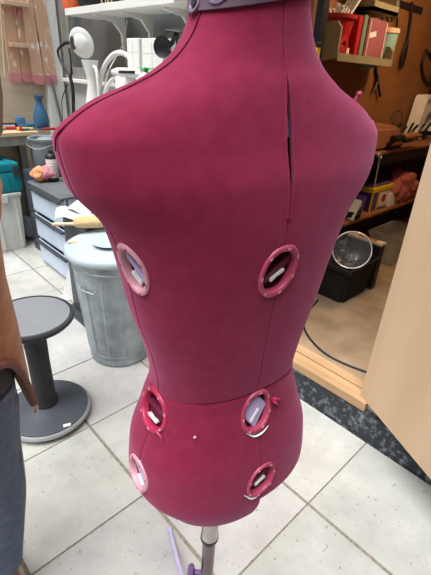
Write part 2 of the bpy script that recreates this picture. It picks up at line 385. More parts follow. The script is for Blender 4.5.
def find(px, py):     # surface parameters of the back of the form seen at a spot
    best = None
    for z in [i*0.01 for i in range(2, 70)]:
        for k in range(-3, 52):
            t = PI*k/50; q = pix(FM @ S(t, z)); d = (q[0]-px)**2+(q[1]-py)**2
            if best is None or d < best[0]: best = (d, t, z)
    _, t0, z0 = best; st, sz = 0.03, 0.005
    for _ in range(14):
        for dt in (-st, 0, st):
            for dz in (-sz, 0, sz):
                q = pix(FM @ S(t0+dt, z0+dz)); d = (q[0]-px)**2+(q[1]-py)**2
                if d < best[0]: best = (d, t0+dt, z0+dz)
        _, t0, z0 = best; st *= 0.7; sz *= 0.7
    return t0, z0
HX = Vector((FX, FY, 0))
form = thing('dress_form', 'crimson fabric adjustable dress form on a pole stand, seen from behind', 'dress form', (FX, FY, 0), FR)
FORML = Matrix.Translation((0, 0, FZ))      # torso coordinates inside the form's own frame
def fobj(name, bm, m, parent=form, smooth=None, label=None, lift=True):
    if lift: bmesh.ops.transform(bm, matrix=FORML, verts=bm.verts)
    return obj(name, bm, m, parent, smooth, label, local=True)
# seen at, radius, plastic, clockwise tilt, width ratio
DIALS = [(278, 272, .0345, 'ring', .75, .84), (256, 411, .0340, 'ring', .70, .82), (261, 480, .0340, 'ring', 1.15, .72), (133, 270, .0320, 'ringpale', -.1, .62), (153, 410, .0315, 'ringred', 0.0, 1.12), (138, 474, .0285, 'ringpale', 0.0, 1.0)]
dial_pos = []
for px, py, r, mk, tw, au in DIALS:
    t0, z0 = find(px, py); dial_pos.append((t0, z0, r, mk, tw, au))
def local_uv(t0, z0, t, z):
    h = 2e-3; st = (S(t0+h, z0)-S(t0-h, z0)).length/(2*h)
    return (t-t0)*st, (z-z0)*(S(t0, z0+h)-S(t0, z0-h)).length/(2*h)
CBT = PI/2
SLZ0 = find(290, 214)[1]; SLZ1 = find(285, 78)[1]
def slit(z):
    if SLZ0 < z < SLZ1:
        u = (z-SLZ0)/(SLZ1-SLZ0); return 0.0006+0.0042*math.sin(PI*u)**0.9*(0.55+0.45*u)
    return 0.0005
SEAML, SEAMR, SEAMF = 0.10, PI-0.10, -PI/2
WZ = find(230, 401)[1]
def inset(t, z):
    d = 0.0
    for ts in (SEAML, SEAMR, SEAMF, SEAMF+2*PI):
        w_ = abs(t-ts)*max(fa(z), .05)
        if z < 0.62 and w_ < 0.0022: d = max(d, 0.0022*(1-w_/0.0022))
    wz = WZ+0.012*math.cos(t-CBT)-0.012
    w_ = abs(z-wz)
    if w_ < 0.003: d = max(d, 0.0022*(1-w_/0.003))
    # the adjusters leave the panels below the waist standing proud of one another
    return d
def panel_shift(t, z):
    lo = max(0.0, 1-z/0.09)
    if t > CBT and t < SEAMR: return 0.048*lo
    if t < SEAML and t > -0.9: return 0.014*lo
    return 0.0
NT, NZ = 300, 210
bm = NB(); rows = []
zs = sorted([0.750*i/NZ for i in range(NZ+1)]+[WZ, WZ-0.0015, WZ+0.0015])
for z in zs:
    row = []
    for i in range(NT+1):
        u = i/NT; g = slit(z)/max((S(CBT+.01, z)-S(CBT-.01, z)).length/.02, .02)
        t = CBT-2*PI+g+u*(2*PI-2*g)
        tt = t if t > -PI*0.999 else t+2*PI
        q = S(t, z, -inset(((t+PI) % (2*PI))-PI, z)); q = q.copy(); q.z += panel_shift(((t+PI) % (2*PI))-PI, z)
        row.append((t, z, bm.verts.new(q)))
    # folded edges of the opening seam
    a = row[0]; b = row[-1]
    ia = S(a[0]+0.01, z, -0.007); ib = S(b[0]-0.01, z, -0.007)
    row = [(a[0], z, bm.verts.new(ia))]+row+[(b[0], z, bm.verts.new(ib))]
    rows.append(row)
def in_hole(t, z):
    t = ((t+PI) % (2*PI))-PI
    for t0, z0, r, mk, tw, au in dial_pos:
        u, v = local_uv(t0, z0, t, z); u, v = (u*math.cos(tw)-v*math.sin(tw))/au, u*math.sin(tw)+v*math.cos(tw)
        if u*u+v*v < (r*0.84)**2: return True
    return False
hc = {}
for ra, rb in zip(rows, rows[1:]):
    for i in range(len(ra)-1):
        q = (ra[i], ra[i+1], rb[i+1], rb[i])
        tm = sum(v[0] for v in q)/4; zm = sum(v[1] for v in q)/4
        if in_hole(tm, zm): continue
        bm.faces.new([v[2] for v in q])
# hem turned under
hem = []
for (t, z, v) in rows[0]:
    p = v.co.copy(); d = Vector((p.x, p.y, 0)); hem.append(bm.verts.new(p-d.normalized()*0.010+Vector((0, 0, 0.012))))
for i in range(len(hem)-1): bm.faces.new((rows[0][i+1][2], rows[0][i][2], hem[i], hem[i+1]))

bmesh.ops.delete(bm, geom=[v for v in bm.verts if not v.link_faces], context='VERTS')
torso = fobj('torso', bm, M['crimson'], smooth=50)
# dark liner shell inside
bm = NB(); rr = []
for z in [0.01+0.66*i/50 for i in range(51)]:
    rr.append([Vector((S(2*PI*k/64, z).x*0.84, S(2*PI*k/64, z).y*0.80, z)) for k in range(64)])
loft(bm, rr, cap0=True, cap1=True)
fobj('inner_shell', bm, M['maroon'], smooth=60)
# dials
TWAU = [0.0, 1.0]
def onsurf(t0, z0, u, v, off):
    tw, au = TWAU; u *= au; u, v = u*math.cos(tw)+v*math.sin(tw), -u*math.sin(tw)+v*math.cos(tw)
    h = 2e-3; st = (S(t0+h, z0)-S(t0-h, z0)).length/(2*h); sz = (S(t0, z0+h)-S(t0, z0-h)).length/(2*h)
    return S(t0+u/st, z0+v/sz, off)
for k, (t0, z0, r, mk, tw, au) in enumerate(dial_pos):
    TWAU[0], TWAU[1] = tw, au
    bm = NB(); prof = [(0.76, -0.007), (0.77, 0.0005), (0.80, 0.0022), (0.86, 0.0030), (0.94, 0.0028), (1.0, 0.0016), (1.02, -0.001)]
    loft(bm, [[onsurf(t0, z0, r*a*math.cos(2*PI*q/56), r*a*math.sin(2*PI*q/56), h) for q in range(56)] for a, h in prof], cap0=False, cap1=False)

    for f in bm.faces: pass
    ring = fobj('dial_ring', bm, M[mk], smooth=60)
    # moulded size marks round the ring
    bm = NB(); rq = random.Random(k)
    for q in range(7):
        a0 = 2*PI*q/7+0.35; ts = []
        for (da, dr) in ((-0.07, .85), (0.07, .85), (0.07, .93), (-0.07, .93)): ts.append(onsurf(t0, z0, r*dr*math.cos(a0+da), r*dr*math.sin(a0+da), 0.0034))
        bs = [onsurf(t0, z0, r*dr*math.cos(a0+da), r*dr*math.sin(a0+da), 0.0022) for (da, dr) in ((-0.07, .85), (0.07, .85), (0.07, .93), (-0.07, .93))]
        loft(bm, [bs, ts])
    fobj('size_mark', bm, M['ringpale'] if mk != 'ringpale' else M['ring'], ring)
    # cup behind the ring, adjusting wheel and tab
    bm = NB()
    loft(bm, [[onsurf(t0, z0, r*a*math.cos(2*PI*q/40), r*a*math.sin(2*PI*q/40), h) for q in range(40)] for a, h in ((0.84, -0.002), (0.82, -0.012), (0.02, -0.014))], cap0=False, cap1=True)
    fobj('dial_cup', bm, M['maroon'], ring, smooth=50)
    bm = NB()
    wide = {0: .20, 1: .62, 2: .22, 3: .22, 4: .16, 5: .30}[k]
    ang = {0: 1.25, 1: 1.45, 2: 1.5, 3: -.75, 4: 0.1, 5: -0.6}[k]
    ca, sa = math.cos(ang), math.sin(ang)
    top = []; bot = []
    for (a, b) in ((-.74, -wide), (.74, -wide), (.74, wide), (-.74, wide)):
        if k == 1: a *= .8
        u = r*(a*ca-b*sa); v = r*(a*sa+b*ca)
        top.append(onsurf(t0, z0, u, v, -0.004)); bot.append(onsurf(t0, z0, u, v, -0.012))
    loft(bm, [bot, top]); bmesh.ops.bevel(bm, geom=bm.edges[:], offset=0.0012, segments=2, affect='EDGES')
    fobj('adjuster_bar', bm, M['lilac'] if k in (1, 3, 5) else M['maroon'], ring, smooth=50)
    bm = NB(); loc = {0: (.15, -.10), 1: (.10, -.2), 2: (.12, -.05), 3: (-.1, -.38), 4: (.05, -.42), 5: (.1, -.42)}[k]
    a2 = {0: 1.25, 1: 1.45, 2: 1.5, 3: -.75, 4: 0.05, 5: -.6}[k]; ca, sa = math.cos(a2), math.sin(a2)
    rows2 = []
    for h in (-0.006, -0.0015):
        row = []
        for q in range(20):
            a = 2*PI*q/20; x = .34*math.cos(a); y = (.10+.05*math.cos(2*a))*math.sin(a)
            u = r*(loc[0]+x*ca-y*sa); v = r*(loc[1]+x*sa+y*ca); row.append(onsurf(t0, z0, u, v, h))
        rows2.append(row)
    loft(bm, rows2); fobj('dial_tab', bm, M['white_pl'], ring, smooth=50)
TWAU[0], TWAU[1] = 0.0, 1.0
# torn thread tufts beside two dials, white fabric edge beneath two
for k, pts in ((4, [(158, 431), (162, 436), (164, 441)]), (1, [(271, 400), (276, 404), (279, 412)]), (1, [(270, 398), (278, 399), (281, 403)])):
    bm = NB(); tube(bm, [S(*find(x, y), 0.0025) for x, y in pts], lambda t: 0.0026*(1-t*0.7), n=8)
    fobj('fabric_tuft', bm, M['ringred'], smooth=80, label='raised raspberry tuft of torn fabric')
for pts in ([(246, 433), (254, 436), (262, 432), (268, 425)], [(244, 495), (251, 498), (258, 495)]):
    bm = NB(); tube(bm, [S(*find(x, y), 0.0012) for x, y in pts], lambda t: 0.0004+0.0013*math.sin(PI*t), n=8, sx=1.0)
    fobj('lining_edge', bm, M['white_pl'], smooth=80, label='white lining showing under a dial')
# lilac adjusting strip seen through the slit
bm = NB(); loft(bm, [[S(CBT-.05, z, -.010), S(CBT+.05, z, -.010), S(CBT+.05, z, -.013), S(CBT-.05, z, -.013)] for z in [SLZ0+.075+(SLZ1-SLZ0-.08)*i/12 for i in range(13)]])
fobj('adjuster_strip', bm, M['lilac'])
# red piping on the slit's edges
for s in (-1, 1):
    bm = NB(); zz_ = [SLZ0-0.005+(SLZ1-SLZ0+.02)*i/24 for i in range(25)]
    tube(bm, [S(CBT+s*(slit(z)+0.0010)/max((S(CBT+.01, z)-S(CBT-.01, z)).length/.02, .02), z, 0.0006) for z in zz_], 0.0013, n=8, k=2)
    fobj('seam_piping', bm, M['crimson'], smooth=80)
# shoulder seam piping, waist thread, neck
sh = [(0.16, .690), (.15, .672), (.14, .655), (.13, .64), (.12, .625), (.11, .61), (.10, .597), (.07, .585), (.03, .572)]
bm = NB(); tube(bm, [S(t, z, 0.0008) for t, z in sh], 0.0007, n=8)
fobj('shoulder_seam', bm, M['seam'], smooth=80)
bm = NB(); rr = []
for z, o in ((0.690, 0.0005), (0.690, 0.003), (0.695, 0.0036), (0.775, 0.0036), (0.78, 0.002)):
    rr.append([S(2*PI*k/72, min(z+(.032*(1-math.cos(2*PI*k/72-.2))/2 if z < .7 else 0), .78), o) for k in range(72)])
rr.append([Vector((p.x*.86, p.y*.86, .786)) for p in rr[-1]])
loft(bm, rr, cap0=False, cap1=True); cap = fobj('neck_cap', bm, M['mauve'], smooth=40)
for q in ((199, 8), (219, -4)):
    best = None
    for t in [i*.02 for i in range(-20, 110)]:
        for z in [.696+i*.002 for i in range(38)]:
            pq = pix(FM @ S(t, z)); d = (pq[0]-q[0])**2+(pq[1]-q[1])**2
            if best is None or d < best[0]: best = (d, t, z)
    _, t0, z0 = best
    bm = NB()
    loft(bm, [[onsurf(t0, z0, a*math.cos(2*PI*k/32), a*math.sin(2*PI*k/32), h) for k in range(32)] for a, h in ((.0090, .0036), (.0086, .0050), (.0066, .0052), (.0058, .0040), (.001, .0040))], cap0=False)
    sc = fobj('cap_dial', bm, M['capring'], cap, smooth=50)
    bm = NB(); loft(bm, [[onsurf(t0, z0, a*math.cos(2*PI*k/24), a*1.2*math.sin(2*PI*k/24), h) for k in range(24)] for a, h in ((.0038, .0042), (.0034, .0054))], cap0=False)
    fobj('screw_head', bm, M['black'], sc, smooth=40)
bm = NB(); rr = []
t0, z0 = find(207, 8) if False else (0.62, .70)
for z in (.697, .775): rr.append([S(a, z, o) for a, o in ((.60, .0037), (.66, .0037), (.66, .005), (.60, .005))])
loft(bm, rr); fobj('cap_rib', bm, M['capring'], cap)
# small pink knob on the far shoulder
kp = None
for z in [.56+i*.004 for i in range(22)]:
    for k in range(0, 40):
        t = PI*0.75+k*PI*0.3/40; q = pix(FM @ S(t, z)); d = (q[0]-359)**2+(q[1]-97)**2
        if kp is None or d < kp[0]: kp = (d, t, z)
bm = NB(); p0 = S(kp[1], kp[2]); p1 = S(kp[1], kp[2], 0.006)+Vector((0, 0, 0.002))
tube(bm, [p0, p1], 0.0028, n=10, smooth=False); bmesh.ops.create_icosphere(bm, subdivisions=2, radius=0.0036, matrix=Matrix.Translation(p1))
fobj('shoulder_knob', bm, M['ring'], smooth=60)
bm = NB(); t0, z0 = find(195, 437); bmesh.ops.create_icosphere(bm, subdivisions=2, radius=0.0022, matrix=Matrix.Translation(S(t0, z0, 0.001)))
fobj('pin_head', bm, M['ringpale'], smooth=60)
# stand
def lathe_local(prof, c=(0, 0, 0), n=32):
    bm = NB(); lathe(bm, prof, c, n); return bm
fobj('pole', lathe_local([(0, .09), (.0135, .09), (.0135, .62), (.0105, .62), (.0105, .86), (0, .86)]), M['polem'], smooth=40, lift=False)
fobj('collar', lathe_local([(.0, .636), (.017, .636), (.018, .640), (.018, .644), (.0168, .647), (.0168, .69), (.0155, .695), (0, .695)]), M['silver'], smooth=40, lift=False)
fobj('collar_band', lathe_local([(.0, .629), (.0175, .629), (.0185, .632), (.0185, .637), (.0, .638)]), M['black'], smooth=40, lift=False)
fobj('plug', lathe_local([(0, FZ-.03), (.05, FZ-.03), (.06, FZ+.03), (0, FZ+.03)]), M['maroon'], smooth=40, lift=False)
IF = Matrix.Translation((FX, FY, 0)) @ Matrix.Rotation(FR, 4, 'Z'); IFi = IF.inverted()
kn = IFi @ (Vector((FX, FY, 0.50)) - rt*0.02 - vd*0.0)
bm = NB(); kd = (kn-Vector((0, 0, kn.z))).normalized()
ax_ = facing((kd.x, kd.y, 0)); lathe(bm, [(0, -.012), (.006, -.012), (.006, .006), (.015, .010), (.017, .016), (.012, .022), (0, .023)], kn, 18, ax_)
fobj('clamp_knob', bm, mat('violet_plastic', '6d4a7e', rough=0.4), smooth=40, lift=False)
fobj('hub', lathe_local([(0, .05), (.03, .05), (.034, .06), (.034, .12), (.022, .14), (0, .14)]), M['lilac'], smooth=40, lift=False)
end = az(169, 525, 0.02); mid = az(188, 575, 0.055); ang0 = math.atan2((end-Vector((FX, FY, 0))).y, (end-Vector((FX, FY, 0))).x)
for k in range(4):
    a = ang0+k*PI/2; L = 0.42; d = Vector((math.cos(a), math.sin(a), 0)); base = Vector((FX, FY, 0))
    bm = NB(); sidev = Vector((-d.y, d.x, 0))*0.006
    rr = []
    for u, z in ((0.02, .085), (0.2, .075), (L*.8, .03), (L, .012)):
        c = base+d*u; rr.append([IFi @ (c-sidev+Vector((0, 0, z))), IFi @ (c+sidev+Vector((0, 0, z))), IFi @ (c+sidev+Vector((0, 0, z-.012))), IFi @ (c-sidev+Vector((0, 0, z-.012)))])
    loft(bm, rr); fobj('leg', bm, M['lilac'], smooth=30, lift=False)

# ================================================================ STOOL
sc_ = Vector((0.455, 1.545, 0)); tS = thing('wobble_stool', 'grey wobble stool with round padded seat and round weighted base', 'stool', sc_)
bm = NB(); lathe(bm, [(0, 0.0), (.15, 0.0), (.185, .012), (.196, .026), (.193, .036), (.186, .041), (0, .041)], sc_, 72); obj('base_ring', bm, M['rimgrey'], tS, 40, 'light grey rubber rim')
bm = NB(); lathe(bm, [(0, .036), (.184, .036), (.183, .046), (.14, .054), (.075, .064), (.062, .072), (0, .072)], sc_, 72); b_ = obj('base', bm, M['stoolgrey'], tS, 40)
lp = az(67, 425, 0.05); bm = NB(); bx(bm, -.016, .016, -.008, .008, 0.0, .0035); bmesh.ops.transform(bm, matrix=Matrix.Translation((lp.x, lp.y, 0.0475)) @ Matrix.Rotation(math.radians(-20), 4, 'Z'), verts=bm.verts)
obj('label_sticker', bm, M['white_pl'], b_)
bm = NB(); lathe(bm, [(0, .06), (.052, .064), (.050, .085), (.047, .10), (.045, .30), (.047, .42), (.055, .50), (0, .50)], sc_, 48)
for zz_ in (.082, .094): lathe(bm, [(.0505, zz_), (.053, zz_+.003), (.0505, zz_+.006)], sc_, 48)
obj('column', bm, M['rubber'], tS, 40)
zt = .545
bm = NB(); lathe(bm, [(0, zt-.055), (.06, zt-.055), (.12, zt-.045), (.158, zt-.032), (.172, zt-.018), (.174, zt-.006), (.170, zt), (.162, zt+.001), (.157, zt-.010), (0, zt-.010)], sc_, 80); seat = obj('seat', bm, M['rubber'], tS, 40)
bm = NB(); lathe(bm, [(.158, zt-.006), (.156, zt+.0005), (.148, zt+.0025), (.10, zt), (0, zt-.003)], sc_, 80); obj('seat_pad', bm, M['stoolseat'], seat, 50)

# ================================================================ GALVANISED BIN
cb = Vector((0.985, 1.765, 0)); tB = thing('galvanised_bin', 'galvanised metal bin with ribbed sides and a lid, beside the form', 'bin', cb)
bm = NB(); rows_ = []; hb = .655
def binr(z): return .166+.056*z/hb
prof = [(0.0, 0.002), (0.004, -.001), (.012, .003), (.022, .003), (.03, 0), (.052, 0), (.056, .003), (.064, .003), (.068, 0)]
zl = [(z, o, 0) for z, o in prof] + [(z, 0, 1) for z in (.085, .10, .30, .50, .52)] + [(z, o, 0) for z, o in ((.54, 0), (.570, 0), (.574, .003), (.583, .003), (.587, 0), (.62, 0), (.625, .003), (.64, .003), (.655, .001))]
n_ = 240
for z, o, rib in zl:
    rows_.append([cb+Vector(((binr(z)+o+(rib*.0060*(max(0, math.cos(13*2*PI*k/n_))**6)))*math.cos(2*PI*k/n_), (binr(z)+o+(rib*.0060*(max(0, math.cos(13*2*PI*k/n_))**6)))*math.sin(2*PI*k/n_), z)) for k in range(n_)])
loft(bm, rows_); obj('body', bm, M['galv'], tB, 35)
bm = NB(); lathe(bm, [(.228, .630), (.241, .630), (.246, .637), (.246, .658), (.241, .664), (.230, .662), (.214, .666), (.14, .676), (.07, .683), (0, .684)], cb, 80); lid = obj('lid', bm, M['galvlid'], tB, 40)
for s in (0, PI):
    bm = NB(); hc_ = cb+Vector((math.cos(s+.3)*.186, math.sin(s+.3)*.186, .5)); tg = Vector((-math.sin(s+.3), math.cos(s+.3), 0)); nr = Vector((math.cos(s+.3), math.sin(s+.3), 0))
    tube(bm, [hc_-tg*.05, hc_-tg*.05+nr*.03-Vector((0, 0, .02)), hc_+tg*.05+nr*.03-Vector((0, 0, .02)), hc_+tg*.05], .004, smooth=False); obj('handle', bm, M['galv'], tB, 50)
# ================================================================ LEFT SIDE: things by the bin
bm = NB(); p0 = cb+Vector((0, 0, .665))
# grey dish and papers on the bin lid, block brush across them
q = az(100, 246, .680); r8 = random.Random(5)
dish = thing('plate', 'shallow pale grey oval plate lying on the bin lid under the brush', 'plate', (q.x+.05, q.y-.01, .684))
bm = NB(); lathe(bm, [(0, 0), (.06, 0), (.085, .012), (.088, .014), (.084, .016), (.06, .006), (0, .005)], (q.x+.05, q.y-.01, .684), 48); obj('dish', bm, M['galvlid'], dish, 50)
c1 = az(72, 226, .70); c2 = az(107, 225, .70)
bd = (c2-c1); bd.z = 0; bd.normalize(); bp_ = Vector((-bd.y, bd.x, 0))
br = thing('block_brush', 'wooden block brush with straw bristles lying on the bin lid', 'brush', (c1.x, c1.y, .69))
bm = NB(); rr = []
for u, wd, h in ((-.10, .009, .010), (-.09, .013, .013), (-.03, .010, .011), (.0, .012, .012), (.02, .026, .014), (.19, .028, .014), (.20, .02, .010)):
    c = c1+bd*u; c.z = .712; rr.append([c+bp_*(wd*math.cos(2*PI*k/16))+Vector((0, 0, h*math.sin(2*PI*k/16)*.8)) for k in range(16)])
loft(bm, rr); obj('handle', bm, M['handlew'], br, 50)
bm = NB(); rr = []
for u, wd, h in ((.01, .020, .014), (.02, .040, .026), (.06, .046, .030), (.12, .048, .032), (.18, .046, .030), (.197, .03, .016)):
    c = c1+bd*u; c.z = .722
    rr.append([c+bp_*(wd*math.cos(2*PI*k/28)*(1+.05*math.sin(5*k+u*90)))+Vector((0, 0, h*math.sin(2*PI*k/28)*(1+.08*math.cos(7*k)))) for k in range(28)])
loft(bm, rr); obj('bristles', bm, M['bristle'], br, 50)
bm = NB(); q = az(67, 243, .668)
bx(bm, -.03, .03, -.011, .011, 0, .003); bmesh.ops.transform(bm, matrix=Matrix.Translation((q.x+.03, q.y-.01, .6685)) @ Matrix.Rotation(math.radians(-35), 4, 'Z'), verts=bm.verts)
tag(obj('wood_offcut', bm, M['handlew']), 'small flat strip of pale wood on the front of the bin lid', 'offcut')
# ---- drawer tower
DX0, DX1, DY0, DY1 = 1.125, 1.50, 2.68, 3.24
tD = thing('drawer_tower', 'tower of frosted plastic drawers with charcoal handles behind the bin', 'drawers', ((DX0+DX1)/2, (DY0+DY1)/2, 0))
bm = NB()
for a, b in ((DX0+.02, DX0+.045), (DX1-.03, DX1)):
    for c, d in ((DY0, DY0+.02), (DY1-.02, DY1)): bx(bm, a, b, c, d, 0.01, .66, bev=.003)
bx(bm, DX0+.03, DX1, DY0, DY0+.006, .01, .66); bx(bm, DX0+.03, DX1, DY1-.006, DY1, .01, .66); bx(bm, DX1-.006, DX1, DY0, DY1, .01, .66)
for z in (.01, .225, .44): bx(bm, DX0+.02, DX1, DY0, DY1, z, z+.008)
obj('frame', bm, M['drawer'], tD)
bm = NB(); bx(bm, DX0-.012, DX1+.005, DY0-.008, DY1+.008, .652, .672, bev=.006); bx(bm, DX0+.02, DX1-.02, DY0+.02, DY1-.02, .672, .675, bev=.001); obj('top_panel', bm, M['lidgrey'], tD)
for z in (.025, .24, .455):
    bm = NB(); h_ = .185
    bx(bm, DX0, DX0+.008, DY0+.012, DY1-.012, z, z+h_, bev=.004); bx(bm, DX0+.008, DX1-.02, DY0+.014, DY0+.019, z, z+h_); bx(bm, DX0+.008, DX1-.02, DY1-.019, DY1-.014, z, z+h_); bx(bm, DX0+.008, DX1-.02, DY0+.014, DY1-.014, z, z+.005)
    dr_ = obj('drawer', bm, M['drawer'], tD)
    bm = NB(); bx(bm, DX0-.028, DX0, DY0+.01, DY1-.01, z+h_-.018, z+h_-.002, bev=.006); bx(bm, DX0-.022, DX0, DY0+.14, DY1-.14, z+h_-.028, z+h_-.016, bev=.005); obj('handle', bm, M['handle'], dr_, 40)
cols = ['5f9acb', 'd8c04c', 'c86a72', '7bb08a', '5b6ea8']
for k, (yy, xx, zz_, s) in enumerate(((2.80, 1.20, .461, .04), (2.90, 1.19, .461, .05), (2.86, 1.28, .461, .045), (3.02, 1.22, .461, .04), (2.95, 1.22, .246, .05))):
    bm = NB(); blob(bm, (xx, yy, zz_+s*.95), (s, s, s*.95), k, .25); tag(obj('yarn_ball', bm, mat('yarn_%d' % k, cols[k], rough=.9), None, 80), ['blue ball of yarn', 'yellow ball of yarn', 'rose ball of yarn', 'green ball of yarn', 'indigo ball of yarn'][k]+(' inside the top drawer of the tower' if k < 4 else ' inside the middle drawer of the tower'), 'yarn')
# ---- things on the drawer tower
TZ = .676
def onz(px, py, z=TZ): p = az(px, py, z); return p
q = onz(47, 172)
bk_ = Vector((1.37, 3.42, .70)); BS = 1.22; tb = thing('bucket', 'grey plastic bucket behind the drawer tower, below the bench end', 'bucket', bk_)
bm = NB(); lathe(bm, [(r_*BS, z_*BS) for r_, z_ in [(0, 0), (.072, 0), (.076, .004), (.098, .19), (.110, .192), (.112, .205), (.106, .207), (.098, .203), (.074, .012), (0, .010)]], bk_, 48); obj('body', bm, M['bucket'], tb, 40)
bm = NB(); tube(bm, [bk_+BS*Vector((-.112*math.cos(.4), .112*math.sin(.4), .19)), bk_+BS*Vector((-.13, -.02, .17)), bk_+BS*Vector((-.09, -.09, .15)), bk_+BS*Vector((.02, -.118, .18))], .003); obj('handle', bm, M['steel'], tb, 80)
bm = NB(); blob(bm, (1.37, 3.42, .70+.21), (.095, .095, .045), 3, .3, freq=3); tag(obj('rag', bm, M['bucket'], None, 80), 'crumpled grey rag stuffed in the top of the bucket', 'rag')
bm = NB(); bx(bm, 1.20, 1.48, 3.29, 3.57, 0, .695, bev=.01); tag(obj('storage_box', bm, M['handle'], None, 40), 'tall dark box standing under the bucket', 'box')
def crumple(px, py, s, seed, m, name, label, cat, z=TZ, amp=.4, at=None):
    p = at or az(px, py, z+s[2]); bm = NB(); blob(bm, (0, 0, 0), s, seed, amp, sub=4, freq=3)
    lo = min(v.co.z for v in bm.verts); bmesh.ops.transform(bm, matrix=Matrix.Translation((p.x, p.y, z-lo)), verts=bm.verts)
    for v in bm.verts: v.co.z = max(v.co.z, z)
    return tag(obj(name, bm, m, None, 80), label, cat)
crumple(34, 173, (.06, .075, .05), 4, M['orangecloth'], 'cloth', 'crumpled orange cloth on the left corner of the drawer tower', 'cloth', at=Vector((1.185, 3.165, 0)))
crumple(44, 166, (.060, .055, .060), 11, M['pinkcloth'], 'cloth', 'crumpled pink striped cloth on the drawer tower, before the bucket', 'cloth', at=Vector((1.245, 3.14, 0)))
q = onz(50, 180); tY = thing('tape_measure', 'yellow tape measure on the edge of the drawer tower', 'tape measure', (q.x, q.y, TZ))
bm = NB(); bx(bm, q.x-.02, q.x+.02, q.y-.035, q.y+.035, TZ, TZ+.045, bev=.010); obj('case', bm, M['yellow'], tY, 40)
bm = NB(); bx(bm, q.x-.0225, q.x-.0195, q.y-.015, q.y+.02, TZ+.012, TZ+.034, bev=.001); obj('case_label', bm, M['handlew'], tY)
q = onz(54, 181); tP = thing('bottle', 'black bottle with a pink and white label on the drawer tower', 'bottle', (q.x, q.y, TZ))
bm = NB(); lathe(bm, [(0, 0), (.036, 0), (.040, .006), (.040, .185), (.030, .200), (.015, .208), (.015, .225), (0, .225)], (q.x, q.y, TZ), 32); obj('body', bm, M['black'], tP, 40)
bm = NB(); lathe(bm, [(.0405, .03), (.041, .031), (.041, .165), (.0405, .166)], (q.x, q.y, TZ), 32); obj('bottle_label', bm, mat('striped_label', 'b0818a', 'e8e0e0', 3, .5, stretch=(1, 1, 60)), tP, 40)
# papers and a grey tray standing between tower and bin
for k, (px, py, z, a, m, lb) in enumerate(((76, 216, .60, .3, 'paper', 'white folded sheet sticking out between drawer tower and bin'), (88, 210, .63, -.2, 'paper', 'white sheet leaning above the bin lid at the back'))):
    p = az(px, py, .69+k*.02); bm = NB(); rr = []
    for u in range(9):
        x = -.11+.22*u/8; rr.append([Vector((x, y, .012*math.sin(u*1.1)+.02*(y > 0)+k*.006)) for y in (-.07, .07)]+[Vector((x, y, .012*math.sin(u*1.1)+.02*(y > 0)-.0025+k*.006)) for y in (.07, -.07)])
    loft(bm, rr); bmesh.ops.transform(bm, matrix=Matrix.Translation((p.x, p.y, .70+k*.012)) @ Matrix.Rotation(a-.8, 4, 'Z'), verts=bm.verts)
    tag(obj('paper_sheet', bm, M[m], None, 60), lb, 'paper')
bm = NB(); p = Vector((1.02, 2.25, 0)); bx(bm, .93, 1.20, 2.02, 2.40, .0, .02, bev=.004); bx(bm, .98, 1.18, 2.05, 2.36, .02, .69, bev=.01)
tag(obj('storage_box', bm, M['handle'], None, 40), 'tall charcoal plastic box behind the bin', 'box')
# a white triangular stand foot beside the bin
pa, pb, pc = az(78, 272, .30), az(66, 309, 0.0), az(80, 312, 0.0)
pq = az(73, 300, 0.02); bm = NB(); base = [Vector((pq.x-.05, pq.y+.08, 0)), Vector((pq.x+.05, pq.y+.0, 0)), Vector((pq.x+.13, pq.y+.08, 0)), Vector((pq.x+.02, pq.y+.15, 0))]
tp = Vector((pq.x+.04, pq.y+.07, .24)); loft(bm, [base, [tp+(b-tp)*.12+Vector((0, 0, .02)) for b in base]])
tag(obj('funnel_stand', bm, M['white'], None, 30), 'white tapering plastic stand on the slabs left of the bin', 'stand')

# ---- left bench, crates, tool case
bm = NB(); bx(bm, -1.2, 1.44, 3.72, 4.115, .925, .955, bev=.003); tW = thing('workbench', 'rough workbench with a pale wooden top along the end wall', 'workbench', (.2, 3.9, 0)); obj('worktop', bm, M['benchwood'], tW)
for x in (-1.15, .55, 1.40):
    for y in (3.76, 4.08): bm = NB(); bx(bm, x-.03, x+.03, y-.03, y+.03, 0, .925, bev=.003); obj('leg', bm, M['greyframe'], tW)
bm = NB(); bx(bm, -1.2, 1.43, 3.73, 3.75, .85, .925); obj('apron', bm, M['greyframe'], tW)
def crate(x0, x1, y0, y1, z0, h_, label):
    t = thing('storage_crate', label, 'crate', ((x0+x1)/2, (y0+y1)/2, z0), group='white lidded crates under the bench')
    bm = NB(); ring = lambda i, z: [Vector((x0+i, y0+i, z)), Vector((x1-i, y0+i, z)), Vector((x1-i, y1-i, z)), Vector((x0+i, y1-i, z))]
    loft(bm, [ring(.018, z0), ring(.004, z0+h_-.05), ring(0, z0+h_-.05), ring(0, z0+h_-.03), ring(.006, z0+h_-.03)])
    for k in range(4):
        xx = x0+.04+(x1-x0-.08)*k/3; bx(bm, xx-.006, xx+.006, y0+.002, y0+.02, z0+.02, z0+h_-.05)
    obj('tub', bm, M['offwhite'], t)
    bm = NB(); bx(bm, x0-.01, x1+.01, y0-.01, y1+.01, z0+h_-.03, z0+h_, bev=.008); bx(bm, x0+.03, x1-.03, y0+.03, y1-.03, z0+h_, z0+h_+.006, bev=.003); obj('lid', bm, M['offwhite'], t, 40)
    for xx in (x0+(x1-x0)*.25, x0+(x1-x0)*.75):
        bm = NB(); bx(bm, xx-.03, xx+.03, y0-.018, y0-.008, z0+h_-.07, z0+h_-.005, bev=.003); obj('clip', bm, M['offwhite'], t)
crate(.62, 1.16, 3.60, 4.05, 0, .50, 'grubby white lidded crate under the bench, beneath the teal tool case')
crate(-.06, .50, 3.60, 4.05, 0, .50, 'grubby white lidded crate further left under the bench')
